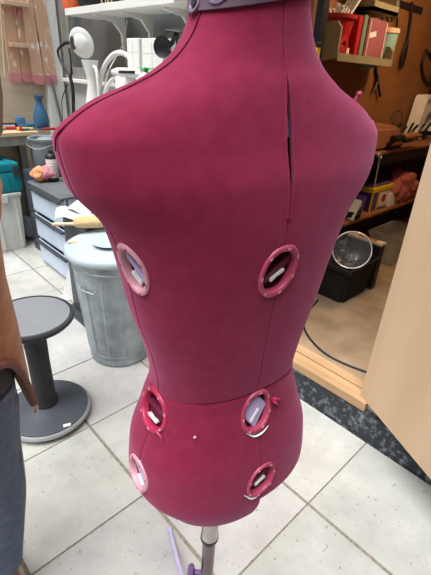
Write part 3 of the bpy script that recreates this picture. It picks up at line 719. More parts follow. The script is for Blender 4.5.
tc0 = Vector((.92, 3.78, .508)); tT = thing('tool_case', 'teal plastic tool case with a dark latch, on the white crates', 'tool case', tc0)
bm = NB(); bx(bm, .70, 1.19, 3.60, 3.98, .508, .668, bev=.012); obj('case_body', bm, M['teal'], tT, 40)
bm = NB(); bx(bm, .70, 1.19, 3.60, 3.98, .672, .74, bev=.014)
for k in range(5): bx(bm, .76+k*.09, .79+k*.09, 3.63, 3.95, .738, .748, bev=.003)
li = obj('case_lid', bm, M['teal'], tT, 40)
bm = NB(); bx(bm, 1.135, 1.175, 3.585, 3.602, .635, .72, bev=.004); obj('latch', bm, M['handle'], tT)
bm = NB(); bx(bm, .74, .78, 3.585, 3.602, .635, .72, bev=.004); obj('latch', bm, M['handle'], tT)
bm = NB(); bx(bm, .80, .81, 3.596, 3.602, .53, .66); bx(bm, 1.08, 1.09, 3.596, 3.602, .53, .66); obj('rib', bm, M['teal'], tT)
bm = NB(); blob(bm, (1.24, 3.86, .10), (.10, .16, .10), 2, .3); 
for v in bm.verts: v.co.z = max(v.co.z, 0.0)
tag(obj('dust_sheet', bm, M['bucket'], None, 70), 'crumpled dark grey dust sheet under the end of the bench', 'dust sheet')
# things on the bench
BZ = .956
def bench(px, py): return az(px, py, BZ)
q = Vector((1.37, 3.90, BZ)); q = ay(42, 124, 3.85); q.z = BZ
tV = thing('spray_bottle', 'blue bottle with a flared neck standing on the bench below the ladder', 'bottle', q)
bm = NB(); lathe(bm, [(0, 0), (.055, 0), (.062, .01), (.066, .06), (.060, .12), (.040, .18), (.028, .215), (.026, .235), (0, .235)], q, 36); obj('body', bm, M['blueglass'], tV, 60)
bm = NB(); lathe(bm, [(0, .232), (.030, .234), (.040, .262), (.041, .272), (.036, .272), (.026, .250), (0, .248)], q, 36); obj('neck', bm, M['blueglass'], tV, 50)
q = ay(27, 113, 3.98); tag_z = BZ
bm = NB(); bx(bm, q.x-.10, q.x+.07, 3.96, 4.03, BZ, BZ+.035, bev=.008); bx(bm, q.x-.10, q.x-.03, 3.96, 4.03, BZ+.03, BZ+.09, bev=.01)
tag(obj('hand_tool', bm, mat('blue_tool_plastic', '4f82b0', '4577a5', 8, .5), None, 40), 'blue hand tool lying on the bench behind the bottle', 'tool')
def pliers(px, py, a, m, label, name='pliers', cat='pliers'):
    q = bench(px, py); t = thing(name, label, cat, (q.x, q.y, BZ), a)
    L_ = Matrix.Translation((q.x, q.y, BZ)) @ Matrix.Rotation(a, 4, 'Z')
    for s in (-1, 1):
        bm = NB(); tube(bm, [L_ @ Vector((0, 0, .010)), L_ @ Vector((.04, s*.018, .010)), L_ @ Vector((.09, s*.026, .010)), L_ @ Vector((.13, s*.018, .010))], .008, n=8); obj('handle', bm, m, t, 80)
        bm = NB(); tube(bm, [L_ @ Vector((.01, -s*.004, .010)), L_ @ Vector((-.02, s*.010, .010)), L_ @ Vector((-.055, s*.003, .010))], lambda u: .008*(1-.5*u), n=8); obj('jaw', bm, M['steel'], t, 80)
pliers(8, 124, .3, M['red'], 'red handled pliers at the left end of the bench top')
pliers(18, 129, 2.4, M['black'], 'black handled pliers beside the red ones on the bench', )
q = ay(24, 125, 3.83)
bm = NB(); tube(bm, [(q.x-.06, 3.84, BZ+.012), (q.x+.06, 3.80, BZ+.012)], .012, smooth=False); tag(obj('glue_stick', bm, M['yellow'], None, 50), 'short yellow tube lying on the bench left of the blue bottle', 'tube')
pliers(3, 130, 1.2, M['yellow'], 'yellow handled pliers at the back of the bench top')
for k, (px, yy, r_, L, m, lb) in enumerate(((5, 3.95, .018, .14, 'rimgrey', 'grey tube lying at the back of the bench'), (13, 3.90, .012, .12, 'red', 'thin red marker lying across the middle of the bench'), (12, 3.99, .022, .16, 'black', 'thick black tube lying at the back of the bench'), (30, 3.79, .010, .12, 'blueglass', 'thin blue marker lying near the front edge of the bench'))):
    c = ay(px, 125, yy); bm = NB(); tube(bm, [(c.x-L/2, yy, BZ+r_), (c.x+L/2, yy-.03+.02*k, BZ+r_)], r_, n=14, smooth=False); tag(obj('marker' if 'marker' in lb else 'tube', bm, M[m], None, 50), lb, 'marker' if 'marker' in lb else 'tube')
t = thing('screwdriver', 'red handled screwdriver lying along the front edge of the bench', 'screwdriver', ay(44, 129, 3.76))
bm = NB(); c = ay(44, 129, 3.76); tube(bm, [(c.x, 3.77, BZ+.012), (c.x+.10, 3.75, BZ+.012)], .011, smooth=False); obj('handle', bm, M['red'], t, 50)
bm = NB(); tube(bm, [(c.x, 3.77, BZ+.012), (c.x-.16, 3.80, BZ+.010)], .003, smooth=False); obj('blade', bm, M['steel'], t, 50)
q = ay(23, 128, 3.80); bm = NB(); lathe(bm, [(0, 0), (.014, 0), (.014, .026), (.009, .030), (0, .030)], (q.x-.02, 3.79, BZ), 20); tag(obj('glue_pot', bm, M['red'], None, 40), 'small red cap standing on the bench', 'cap')
# ---- ladder hanging on the end wall
LY = 4.03
def lay(px, py, Y=LY): return ay(px, py, Y)
tL = thing('step_ladder', 'paint-splashed wooden ladder with pink feet against the end wall', 'ladder', (1.55, LY, lay(40, 84).z))
def stile(xa, ya, xb, yb, wpx, y0, y1, m, label=None, pinkto=None):
    b0, b1 = lay(xa, ya, y0), lay(xb, yb, y0); ux = (lay(xa+wpx, ya, y0)-b0).length/2
    d = (b1-b0).normalized(); b1 = b0+d*1.35
    sx = Vector((ux, 0, 0)); bm = NB()
    def seg(p, q_): loft(bm, [[p-sx, p+sx, p+sx+Vector((0, y1-y0, 0)), p-sx+Vector((0, y1-y0, 0))], [q_-sx, q_+sx, q_+sx+Vector((0, y1-y0, 0)), q_-sx+Vector((0, y1-y0, 0))]])
    k0 = b0+d*.075; seg(k0, b1); s = obj('stile', bm, m, tL)
    bm = NB(); rr = []
    for u, k_ in ((0, .55), (.012, .9), (.03, 1.0), (.075, 1.0)):
        p = b0+d*u; rr.append([p-sx*k_, p+sx*k_, p+sx*k_+Vector((0, y1-y0, 0)), p-sx*k_+Vector((0, y1-y0, 0))])
    loft(bm, rr); obj('foot', bm, M['pinkpaint'], s)
    return b0, d
stile(17, 82.5, 7, 0, 11, LY+.045, LY+.075, M['ladderw']); stile(28, 82, 19, 0, 10, LY+.045, LY+.075, M['ladderw'])
stile(40.5, 84.5, 27, 0, 11, LY, LY+.04, M['ladderw']); stile(52, 84.5, 38, 0, 12, LY, LY+.04, M['ladderw'])
a, b = lay(10, 44), lay(29, 43)
bm = NB(); bx(bm, a.x, b.x, LY-.03, LY+.07, a.z-.02, a.z+.012, bev=.004); obj('step', bm, M['handlew'], tL)
bm = NB(); a = lay(4, 0); b = lay(24, 0); bx(bm, a.x-.02, b.x+.02, LY-.03, LY+.07, a.z-.03, a.z+.002, bev=.004); obj('step', bm, M['handlew'], tL)
for xa, xb in ((lay(14, 70).x-.06, 0),):
    bm = NB(); a = lay(1, 0); b = lay(12, 76); tube(bm, [(a.x, LY+.02, a.z), (b.x-.05, LY+.02, b.z)], .008, smooth=False); obj('edge_strip', bm, M['handlew'], tL)
bm = NB(); a = lay(15, 0, LY+.02); pts = [a, lay(15, 12, LY+.02), lay(17, 20, LY+.02), lay(19, 12, LY+.02), lay(19, 2, LY+.02)]; tube(bm, pts, .008, n=8)
tag(obj('cord_loop', bm, M['pinkcloth'], None, 80), 'pink cord looped over the ladder', 'cord')
bm = NB(); a = ay(52, 85, 4.02); b = ay(58, 116, 4.02); tube(bm, [(a.x, 4.02, 1.35), (a.x+.06, 4.02, BZ)], .012, smooth=False)
tag(obj('rod', bm, M['steel'], None, 60), 'thin grey metal rod standing on the bench beside the ladder feet', 'rod')

# ---- white shelf above the window
SX0, SX1 = 1.62, 1.90
sa = ax(65, 14, SX0); sb = ax(174, 5, SX0); SZ = (sa.z+sb.z)/2
tSh = thing('wall_shelf', 'white wall shelf with brackets above the workshop window', 'shelf', (SX1, (sa.y+sb.y)/2, SZ))
bm = NB(); bx(bm, SX0, SX1, sb.y, sa.y, SZ, SZ+.042, bev=.002); obj('board', bm, M['white'], tSh)
for yy in (sb.y+.16, (sa.y+sb.y)/2-.05, sa.y-.35):
    bm = NB(); pr_ = [(SX0+.04, SZ), (SX1-.001, SZ), (SX1-.001, SZ-.20), (SX1-.02, SZ-.20), (SX1-.03, SZ-.10), (SX1-.09, SZ-.035), (SX0+.04, SZ-.012)]
    loft(bm, [[Vector((x, y, z)) for x, z in pr_] for y in (yy-.012, yy+.012)]); obj('bracket', bm, M['white'], tSh, 30)
SHZ = SZ+.0425
def on_shelf(name, px, w_, d_, h_, m, label, cat, x=1.74, kind='box'):
    y = ax(px, 3, x).y; bm = NB()
    if kind == 'box': bx(bm, x-d_/2, x+d_/2, y-w_/2, y+w_/2, SHZ, SHZ+h_, bev=.006)
    else:
        blob(bm, (x, y, SHZ+h_/2), (d_/2, w_/2, h_/2), hash(label) % 50 if False else int(px), .3)
        for v in bm.verts: v.co.z = max(v.co.z, SHZ)
    return tag(obj(name, bm, m, None, 40 if kind == 'box' else 80), label, cat)
on_shelf('tin', 71, .09, .1, .12, M['orange'], 'orange tin at the left end of the white shelf', 'tin', 1.70)
on_shelf('tool_roll', 92, .34, .16, .10, M['blackcloth'], 'black rolled bag on the left half of the white shelf', 'bag', 1.76, 'blob')
on_shelf('tool_roll', 122, .22, .14, .09, M['blackcloth'], 'black rolled bag in the middle of the white shelf', 'bag', 1.78, 'blob')
on_shelf('folded_cloth', 144, .20, .14, .07, mat('dull_blue_cloth', '6d7f98', '5d6f88', 20, .9), 'dull blue folded cloth towards the right of the white shelf', 'cloth', 1.72, 'blob')
for k, px in enumerate((104, 110)):
    y = ax(px, 8, 1.66).y; bm = NB(); torus(bm, (1.66, y, SHZ+.022), .018, .004, facing((1, .3, .2)), 24, 8); tube(bm, [(1.66, y, SHZ+.006), (1.66, y+.05, SHZ+.006), (1.68, y+.07, SHZ+.006)], .004, n=6)
    tag(obj('scissors', bm, M['handlew'], None, 80), ['pale handled scissors on the front edge of the white shelf, left pair', 'pale handled scissors on the front edge of the white shelf, right pair'][k], 'scissors')
# ---- white worktop along the workshop wall, and what stands on it
WZT = 1.03
tWt = thing('white_worktop', 'white worktop along the workshop wall beneath the window', 'worktop', (1.66, 2.5, 0))
bm = NB(); bx(bm, 1.42, 1.895, 1.87, 3.12, WZT-.035, WZT, bev=.003); obj('top', bm, M['white'], tWt)
for x, y in ((1.86, 1.90), (1.86, 3.08), (1.56, 1.90), (1.56, 3.08)): bm = NB(); bx(bm, x-.022, x+.022, y-.022, y+.022, 0, WZT-.035, bev=.002); obj('leg', bm, M['white'], tWt)
for px, x, wd, zt_, lb in ((133, 1.66, .13, 1.60, 'tall white box standing under the shelf, left of the wider one'), (152, 1.62, .20, 1.61, 'wide white box standing under the shelf beside the black clip lamp')):
    y = ax(px, 60, x-.08).y; t = thing('white_box', lb, 'box', (x, y, WZT))
    ztp = ax(px, 38, x-.08).z
    bm = NB(); bx(bm, x-.08, x+.10, y-wd/2, y+wd/2, WZT, ztp, bev=.006); obj('carton', bm, M['white'], t)
    bm = NB(); bx(bm, x-.082, x-.080, y-.004, y+.004, WZT+.02, ztp-.02); bx(bm, x-.081, x-.0795, y-wd/2+.01, y+wd/2-.01, ztp-.075, ztp-.071); obj('lid_seam', bm, M['offwhite'], t)
# articulated lamp with round white shade
X_ = 1.56; lc = ax(82, 43, X_); tl = thing('desk_lamp', 'round white shaded desk lamp on a curved black arm', 'lamp', (X_+.02, ax(72, 112, X_).y, WZT))
to_cam = (CAM-lc).normalized(); ndir = (to_cam*0.8+rgt*-0.50+Vector((0, 0, -.18))).normalized(); fm = facing(ndir)
bm = NB(); lathe(bm, [(0, -.036), (.045, -.032), (.080, -.018), (.093, -.002), (.096, .004), (.092, .008), (.060, .012), (.054, .022), (.040, .031), (.020, .036), (0, .037)], lc, 56, fm); sh_ = obj('lamp_shade', bm, M['white'], tl, 40)
bm = NB(); rr = []; lv = fm.inverted() @ (-rgt); la = math.atan2(lv.y, lv.x)
for h in (.006, .030):
    rr.append([lc+fm @ Vector((r_*math.cos(a), r_*math.sin(a), h)) for r_, a in [(.074, la+i*.10) for i in range(-6, 7)]+[(.050, la+i*.10) for i in range(6, -7, -1)]])
loft(bm, rr); obj('vent_slot', bm, M['handle'], sh_)
bm = NB(); hd = ax(62, 45, X_); bs_ = ax(73, 118, X_)
tube(bm, [lc-ndir*.03, ax(66, 43, X_+.02), hd], .012, n=10); tube(bm, [hd, ax(58, 51, X_), ax(61, 62, X_), ax(70, 76, X_)], .009, n=10); tube(bm, [ax(70, 76, X_), ax(73, 92, X_), Vector((X_, bs_.y, WZT+.02))], .013, n=10)
tube(bm, [ax(69, 48, X_+.01), ax(71, 62, X_+.01), ax(71, 77, X_)], .006, n=8)
obj('arm', bm, M['black'], tl, 60)
bm = NB(); lathe(bm, [(0, 0), (.07, 0), (.072, .012), (.03, .02), (.015, .035), (0, .035)], (X_, bs_.y, WZT), 32); obj('base', bm, M['black'], tl, 40)
bm = NB(); tube(bm, [ax(68, 84, X_-.02), ax(62, 100, X_-.04), Vector((1.45, bs_.y-.04, WZT+.012)), Vector((1.40, bs_.y-.06, WZT-.03)), Vector((1.40, bs_.y-.08, WZT-.20))], .004, n=6); obj('cable', bm, M['black'], tl, 60)
# white hose, jug and heat gun-like things
X2 = 1.58
def hose(pts, r, name, label, cat, X=X2, m='white_pl', grp=None):
    bm = NB(); tube(bm, [ax(x, y, X+dx) for x, y, dx in pts], r, n=14); o = tag(obj(name, bm, M[m], None, 70), label, cat); return o
hose([(96, 112, 0), (98, 92, 0), (103, 70, 0), (112, 56, .01), (122, 53, .02), (131, 60, .03), (136, 74, .04), (138, 110, .05)], .016, 'flexible_hose', 'thick white flexible hose arching over the worktop', 'hose')
hose([(108, 112, -.08), (105, 94, -.08), (112, 80, -.08), (122, 78, -.08), (124, 90, -.08), (126, 112, -.08)], .012, 'flexible_hose', 'white hose looped low in front of the thick arching one', 'hose')
hose([(127, 20, .28), (124, 40, .26), (118, 54, .20), (111, 66, .05), (106, 80, 0), (100, 112, 0)], .004, 'white_cable', 'thin white cable hanging in front of the window down to the worktop', 'cable')
jy = ax(91, 75, 1.50); tj = thing('jug', 'white plastic jug with a flared rim on the worktop', 'jug', (1.50, jy.y, WZT))
zt2 = ax(91, 60, 1.50).z-WZT
bm = NB(); lathe(bm, [(0, 0), (.05, 0), (.055, .02), (.05, zt2*.45), (.028, zt2*.68), (.030, zt2*.8), (.050, zt2*.95), (.056, zt2), (.048, zt2), (.026, zt2*.78), (0, zt2*.7)], (1.50, jy.y, WZT), 40); obj('body', bm, M['white_pl'], tj, 60)
bm = NB(); tube(bm, [(1.50, jy.y-.045, WZT+zt2*.93), (1.49, jy.y-.10, WZT+zt2*.85), (1.49, jy.y-.10, WZT+zt2*.5), (1.50, jy.y-.05, WZT+zt2*.35)], .010, n=10); obj('handle', bm, M['white_pl'], tj, 70)
g = ax(126, 73, 1.50); tg_ = thing('handheld_vacuum', 'white rounded handheld vacuum with a black stripe', 'vacuum cleaner', (1.50, g.y, g.z-.05))
bm = NB(); rr = []
for u, r_ in ((-.15, .006), (-.14, .022), (-.09, .034), (0, .036), (.08, .030), (.13, .022), (.15, .006)):
    rr.append([Vector((1.50+r_*math.cos(2*PI*k/24), g.y-u, g.z+r_*.8*math.sin(2*PI*k/24))) for k in range(24)])
loft(bm, rr); obj('body', bm, M['white_pl'], tg_, 70)
bm = NB(); tube(bm, [(1.468, g.y+.02, g.z+.004), (1.466, g.y-.05, g.z+.006), (1.474, g.y-.13, g.z+.008)], .0085, n=10); obj('stripe', bm, M['black'], tg_, 70)
bm = NB(); bx(bm, 1.46, 1.54, g.y-.05, g.y+.07, WZT, g.z-.02, bev=.012); obj('charging_dock', bm, M['white_pl'], tg_, 40)
g = ax(143, 80, 1.44); to = thing('turnip_ornament', 'round white ornament with green leaves on top', 'ornament', (1.46, g.y, WZT))
bm = NB(); zc = g.z; lathe(bm, [(0, 0), (.022, 0), (.026, .01), (.018, zc-WZT-.05), (0, zc-WZT-.04)], (1.46, g.y, WZT), 24); obj('stem_base', bm, M['white_pl'], to, 50)
bm = NB(); lathe(bm, [(0, -.045), (.022, -.040), (.042, -.018), (.047, .004), (.038, .028), (.018, .04), (0, .042)], (1.46, g.y, zc), 32); obj('bulb', bm, M['white_pl'], to, 80)
for k in range(5):
    a = 2*PI*k/5+.4; bm = NB(); c = Vector((1.46, g.y, zc+.036)); d = Vector((math.cos(a), math.sin(a), 0)); s_ = Vector((-d.y, d.x, 0))
    rr = []
    for u, wd, h in ((0, .006, 0), (.02, .013, .016), (.038, .010, .026), (.05, .002, .022)):
        p = c+d*u+Vector((0, 0, h)); rr.append([p-s_*wd, p+Vector((0, 0, .002)), p+s_*wd, p-Vector((0, 0, .002))])
    loft(bm, rr); obj('leaf', bm, M['green'], to, 60)
# black clip lamp
X4 = 1.50; tcl = thing('clip_lamp', 'small black adjustable lamp beside the white boxes', 'lamp', (X4, ax(170, 60, X4).y, WZT))
hd = ax(164, 47, X4); nd = ((CAM-hd).normalized()+rgt*(-.5)).normalized(); fm2 = facing(nd)
bm = NB(); lathe(bm, [(0, -.05), (.018, -.048), (.022, -.02), (.048, .012), (.052, .02), (.044, .016), (0, -.005)], hd, 36, fm2); obj('lamp_head', bm, M['black'], tcl, 50)
bm = NB(); a = ax(176, 33, X4); tube(bm, [ax(166, 48, X4+.02), ax(172, 43, X4+.02), ax(176, 34, X4+.01)], .012, n=10); tube(bm, [ax(178, 33, X4), ax(177, 50, X4), Vector((X4, ax(176, 60, X4).y, WZT+.02))], .006, n=8)
tube(bm, [ax(168, 50, X4), ax(171, 60, X4), Vector((X4, ax(172, 60, X4).y, WZT+.02))], .005, n=8); obj('arm', bm, M['black'], tcl, 60)
bm = NB(); rr = []
for u, wd in ((-.05, .006), (-.02, .022), (.02, .026), (.045, .018)):
    p = a+rgt*u; rr.append([p+Vector((wd*math.cos(2*PI*k/14), wd*math.sin(2*PI*k/14), .008*math.sin(2*PI*k/14)+.01)) for k in range(14)])
loft(bm, rr); obj('clip', bm, M['black'], tcl, 60)
bm = NB(); lathe(bm, [(0, 0), (.05, 0), (.05, .014), (.01, .022), (0, .022)], (X4, ax(174, 60, X4).y, WZT), 28); obj('base', bm, M['black'], tcl, 40)
# items seen through the window
for k, (y, z, m, s, lb) in enumerate(((2.62, 1.50, 'red', .08, 'red tin behind the window glass'), )):
    pass

# ================================================================ INSIDE THE SHED
SF = .175
# tub with its contents
tx0, tx1, ty0, ty1, tz1 = 2.20, 2.56, 1.06, 1.36, .425
tt = thing('storage_tub', 'black plastic tub on the shed floor', 'tub', ((tx0+tx1)/2, (ty0+ty1)/2, SF))
def taper(bm, x0, x1, y0, y1, z0, z1, i0, thick=.006):
    R_ = lambda i, z: [Vector((x0+i, y0+i, z)), Vector((x1-i, y0+i, z)), Vector((x1-i, y1-i, z)), Vector((x0+i, y1-i, z))]
    loft(bm, [R_(i0, z0), R_(0, z1-.03), R_(-.01, z1-.03), R_(-.012, z1), R_(thick, z1), R_(thick, z1-.02), R_(i0+thick, z0+thick)])
bm = NB(); taper(bm, tx0, tx1, ty0, ty1, SF, tz1, .025); bmesh.ops.bevel(bm, geom=[e for e in bm.edges if abs((e.verts[0].co-e.verts[1].co).z) > .05], offset=.02, segments=3, affect='EDGES'); obj('body', bm, M['blackcloth'], tt, 35)
r9 = random.Random(4)
for k in range(9):
    x, y = r9.uniform(tx0+.07, tx1-.08), r9.uniform(ty0+.06, ty1-.07); s = r9.uniform(.022, .036)
    bm = NB(); lathe(bm, [(0, 0), (s*.8, 0), (s, s*.3), (s, s*1.6), (s*.6, s*2), (s*.55, s*2.3), (0, s*2.3)], (x, y, tz1-.045), 20)
    tag(obj('jar', bm, [M['steel'], M['glassclear'], M['black']][k % 3], None, 40), ['shiny metal jar among the jars in the black tub', 'clear glass jar among the jars in the black tub', 'black lidded jar among the jars in the black tub'][k % 3], 'jar', ['metal jars in the black tub', 'glass jars in the black tub', 'black jars in the black tub'][k % 3])
bm = NB(); bx(bm, tx0+.03, tx1-.03, ty0+.03, ty1-.03, SF+.01, tz1-.05, bev=.01); tag(obj('packing_cloth', bm, M['blackcloth'], None, 40), 'dark cloth packed in the black tub beneath the jars', 'cloth')
# round clear glass lid with white rim standing in the tub
gc = ax(352, 250, 2.30); gn = ((CAM-gc).normalized()+Vector((0, 0, .25))).normalized(); gm = facing(gn)
R_g = .118
gl = thing('round_lid', 'round clear lid with a shiny white rim leaning in the black tub', 'lid', (gc.x, gc.y, tz1-.04))
bm = NB(); lathe(bm, [(R_g, 0), (R_g*.8, -.012), (R_g*.4, -.02), (0, -.022), (0, -.025), (R_g*.4, -.023), (R_g*.8, -.015), (R_g, -.003)], gc, 56, gm); obj('glass', bm, M['lidglass'], gl, 60)
bm = NB(); torus(bm, gc, R_g, .0055, gm, 72, 10); obj('rim', bm, M['silver'], gl, 80)
# small organiser case standing behind the lid (brown edge with slots)
oc = ax(357, 233, 2.42)
to2 = thing('organiser_case', 'dark case with a tan slotted top edge behind the black tub lid', 'case', (2.46, 1.20, SF))
a0 = ax(344, 227, 2.44); a1 = ax(373, 240, 2.44)
ymin, ymax = min(a0.y, a1.y)-.01, max(a0.y, a1.y)+.03
for o in []: pass
bm = NB(); bx(bm, 2.575, 2.63, ymin, ymax, SF, .50, bev=.006); obj('case_body', bm, M['black'], to2)
bm = NB(); bx(bm, 2.57, 2.635, ymin-.004, ymax+.004, .50, .518, bev=.004); e_ = obj('top_edge', bm, M['handlew'], to2)
bm = NB()
for k in range(3): bx(bm, 2.583+k*.017, 2.591+k*.017, ymin+.05, ymax-.06, .5175, .5205, bev=.001)
obj('slots', bm, M['oak'], e_)
# clear boxes on the floor at right
def clearbox(x0, x1, y0, y1, h_, label, rz=0):
    t = thing('clear_box', label, 'box', ((x0+x1)/2, (y0+y1)/2, SF), group='clear plastic boxes on the shed floor')
    bm = NB(); taper(bm, x0, x1, y0, y1, SF+.001, SF+h_, .02, .004); obj('body', bm, M['clearbox'], t, 30)
b0 = az(386, 262, SF)
clearbox(2.74, 3.02, b0.y-.0, b0.y+.22, .20, 'clear plastic box with white contents right behind the black tub')
bm = NB(); bx(bm, 2.78, 2.98, b0.y+.05, b0.y+.18, SF+.01, SF+.10, bev=.01); tag(obj('folded_paper', bm, M['paper'], None, 40), 'stack of white paper inside the clear box behind the tub', 'paper')
b1 = az(405, 258, SF)
clearbox(3.08, 3.50, b1.y-.02, b1.y+.22, .24, 'larger empty clear plastic box further back, next to the plywood door edge')
# floor cable
bm = NB(); tube(bm, [az(x, y, SF+.006) for x, y in ((318, 300), (304, 318), (307, 334), (322, 351), (343, 363), (372, 374), (400, 384))], .0055, n=8, k=8)
tag(obj('floor_cable', bm, M['black'], None, 80), 'black cable snaking across the shed floor to the doorway', 'cable')
# ---- workbench in the shed
BY = 1.42; 
btz = ay(395, 150, BY).z
tWB = thing('workbench', 'dark workbench with a brown board top inside the shed', 'workbench', (3.3, 1.58, SF))
bm = NB(); bx(bm, 2.35, 4.9, BY, 1.745, btz-.02, btz, bev=.003); obj('worktop', bm, M['board'], tWB)
bm = NB(); bx(bm, 2.35, 4.9, BY+.01, 1.745, btz-.10, btz-.02); obj('apron', bm, M['black'], tWB)
lz = ay(368, 216, BY).z
bm = NB(); bx(bm, 2.40, 4.85, BY+.005, 1.745, lz-.022, lz, bev=.002); obj('lower_shelf', bm, M['oak'], tWB)
for x in (2.42, 4.15, 4.82):
    for y in (BY+.04, 1.71): bm = NB(); bx(bm, x-.03, x+.03, y-.03, y+.03, SF, btz-.10, bev=.002); obj('leg', bm, M['black'], tWB)
bm = NB(); bx(bm, 2.45, 4.8, 1.70, 1.72, SF, btz-.1); obj('back_panel', bm, M['black'], tWB)
def bY(px, py, dy=.03): return ay(px, py, BY+dy)
# on the lower shelf
q = bY(374, 200, .10); bw = (bY(388, 200, .10)-bY(363, 200, .10)).length*.55
ty_ = thing('washing_tablet_box', 'yellow framed carton with a purple lid on the lower shelf', 'box', (q.x, q.y, lz))
bm = NB(); bx(bm, q.x-bw*.62, q.x+bw*.62, q.y-.055, q.y+.07, lz, lz+.17, bev=.006); obj('carton', bm, M['purple'], ty_)
bm = NB(); bx(bm, q.x-bw*.2, q.x+bw*.55, q.y-.0575, q.y-.054, lz+.02, lz+.15, bev=.001); pl_ = obj('front_panel', bm, M['paper'], ty_)
bm = NB(); lathe(bm, [(0, 0), (.034, 0), (.034, .002), (0, .002)], (q.x+bw*.17, q.y-.0575, lz+.09), 24, facing((0, -1, 0))); obj('printed_spot', bm, M['red'], pl_)
bm = NB(); 
for xx in (q.x-bw*.66, q.x-bw*.24): bx(bm, xx, xx+.018, q.y-.060, q.y-.05, lz, lz+.16, bev=.002)
bx(bm, q.x-bw*.68, q.x+bw*.68, q.y-.064, q.y+.078, lz+.155, lz+.195, bev=.006); obj('yellow_band', bm, M['yellow'], ty_)
bm = NB(); bx(bm, q.x-bw*.60, q.x+bw*.5, q.y-.05, q.y+.065, lz+.195, lz+.215, bev=.008); obj('lid', bm, M['purple'], ty_)
q = bY(395, 196, .10); bm = NB()
for k, (dx, dz, s) in enumerate(((-.12, .07, .12), (.05, .12, .15), (.18, .08, .12), (.05, .02, .12))):
    blob(bm, (q.x+dx, q.y, lz+.03+dz), (s*1.1, .10, s*.8), k+20, .35, sub=4, freq=3)
for v in bm.verts: v.co.z = max(v.co.z, lz+.001); v.co.y = min(max(v.co.y, BY-.06), 1.65)
tag(obj('towel', bm, M['redcloth'], None, 80), 'dusty rose towel heaped on the lower shelf of the shed workbench', 'towel')
q = bY(388, 203, .04); bm = NB(); bx(bm, q.x-.02, q.x+.16, q.y-.02, q.y+.10, lz, lz+.12, bev=.006); tag(obj('white_carton', bm, M['paper'], None), 'white carton between yellow box and rose towel', 'carton')
q = bY(393, 178, .22); bm = NB(); bx(bm, q.x-.24, q.x+.22, 1.655, 1.69, lz+.001, q.z+.03, bev=.003); tag(obj('wooden_board', bm, M['oak'], None), 'plain wooden board standing behind the rose towel', 'board')
for k, (px, py, a, m, lb) in enumerate(((350, 197, .5, 'paper', 'white leaflet leaning left of the yellow box'), (356, 200, .25, 'purple', 'purple and white packet leaning against the yellow box'), (346, 207, .9, 'paper', 'white packet lying low at the left end of the lower shelf'))):
    q = bY(px, py, .06+.015*k); bm = NB(); bx(bm, -.012, .012, -.06, .06, 0, .16, bev=.002)
    bmesh.ops.transform(bm, matrix=Matrix.Translation((q.x, q.y, lz+.004)) @ Matrix.Rotation(a, 4, 'Y'), verts=bm.verts)
    lo = min(v.co.z for v in bm.verts)
    for v in bm.verts: v.co.z += lz-lo
    tag(obj('packet', bm, M[m], None), lb, 'packet')
# lower dark bags on lower shelf
crumple(352, 214, (.09, .05, .035), 31, M['blackcloth'], 'bag', 'small black cloth bag at the left front of the lower shelf', 'bag', z=lz)
# hook and rod by bench edge
q = bY(380, 156, -.012); th_ = thing('hook_rod', 'thin metal rod with a shiny ball end hanging at the bench edge', 'rod', (q.x, BY-.014, lz+.2))
bm = NB(); e = bY(374, 188, -.012); tube(bm, [q, e], .005, n=8, smooth=False); obj('rod', bm, M['handlew'], th_, 60)
bm = NB(); torus(bm, q, .018, .007, facing((0, -1, .3)), 28, 8); bmesh.ops.create_icosphere(bm, subdivisions=2, radius=.014, matrix=Matrix.Translation(q+Vector((-.03, 0, .01)))); obj('ball_end', bm, M['silver'], th_, 80)
# on the bench top
def top(px, py): return az(px, py, btz)
q = ay(386, 138, BY+.08)
tbx = thing('wooden_block', 'brown wrapped block on the shed workbench near the form', 'block', (q.x, q.y+.05, btz))
bm = NB(); x0b, x1b = ay(366, 140, BY+.03).x, ay(402, 140, BY+.03).x
loft(bm, [[Vector((x0b, BY+.03, btz)), Vector((x1b+.08, BY+.03, btz)), Vector((x1b+.06, BY+.26, btz)), Vector((x0b, BY+.26, btz))], [Vector((x0b, BY+.05, btz+.16)), Vector((x1b-.03, BY+.05, btz+.16)), Vector((x1b-.05, BY+.24, btz+.17)), Vector((x0b, BY+.24, btz+.17))]])
bmesh.ops.bevel(bm, geom=bm.edges[:], offset=.02, segments=3, affect='EDGES'); obj('block', bm, M['board'], tbx, 50)
q = ay(383, 117, BY+.1); zt3 = btz+.172
bm = NB(); bx(bm, -.10, .07, -.05, .05, 0, .03, bev=.012); bmesh.ops.transform(bm, matrix=Matrix.Translation((x0b+.16, BY+.14, zt3)) @ Matrix.Rotation(.4, 4, 'Z'), verts=bm.verts); tag(obj('mitten', bm, M['paper'], None, 50), 'pale grey flat pouch lying on the brown block', 'pouch')
a, b = ay(393, 139, BY-.02), ay(420, 138, BY-.02)
tcp = thing('bar_clamp', 'clamp with a brown wooden handle sticking out over the bench edge', 'clamp', (a.x, BY, btz))
zc = max(a.z, btz+.04)
bm = NB(); tube(bm, [(a.x, BY-.02, zc), (a.x+.16, BY-.02, zc)], .026, n=12, smooth=False); tube(bm, [(a.x+.05, BY-.02, zc), (a.x+.05, BY+.05, btz+.012)], .018, n=10, smooth=False); obj('jaw', bm, M['black'], tcp, 50)
bm = NB(); tube(bm, [(a.x+.15, BY-.02, zc), (a.x+.30, BY-.02, zc+.005), (a.x+.46, BY-.02, zc)], lambda u: .018+.008*math.sin(PI*u), n=14); obj('handle', bm, M['oak'], tcp, 60)
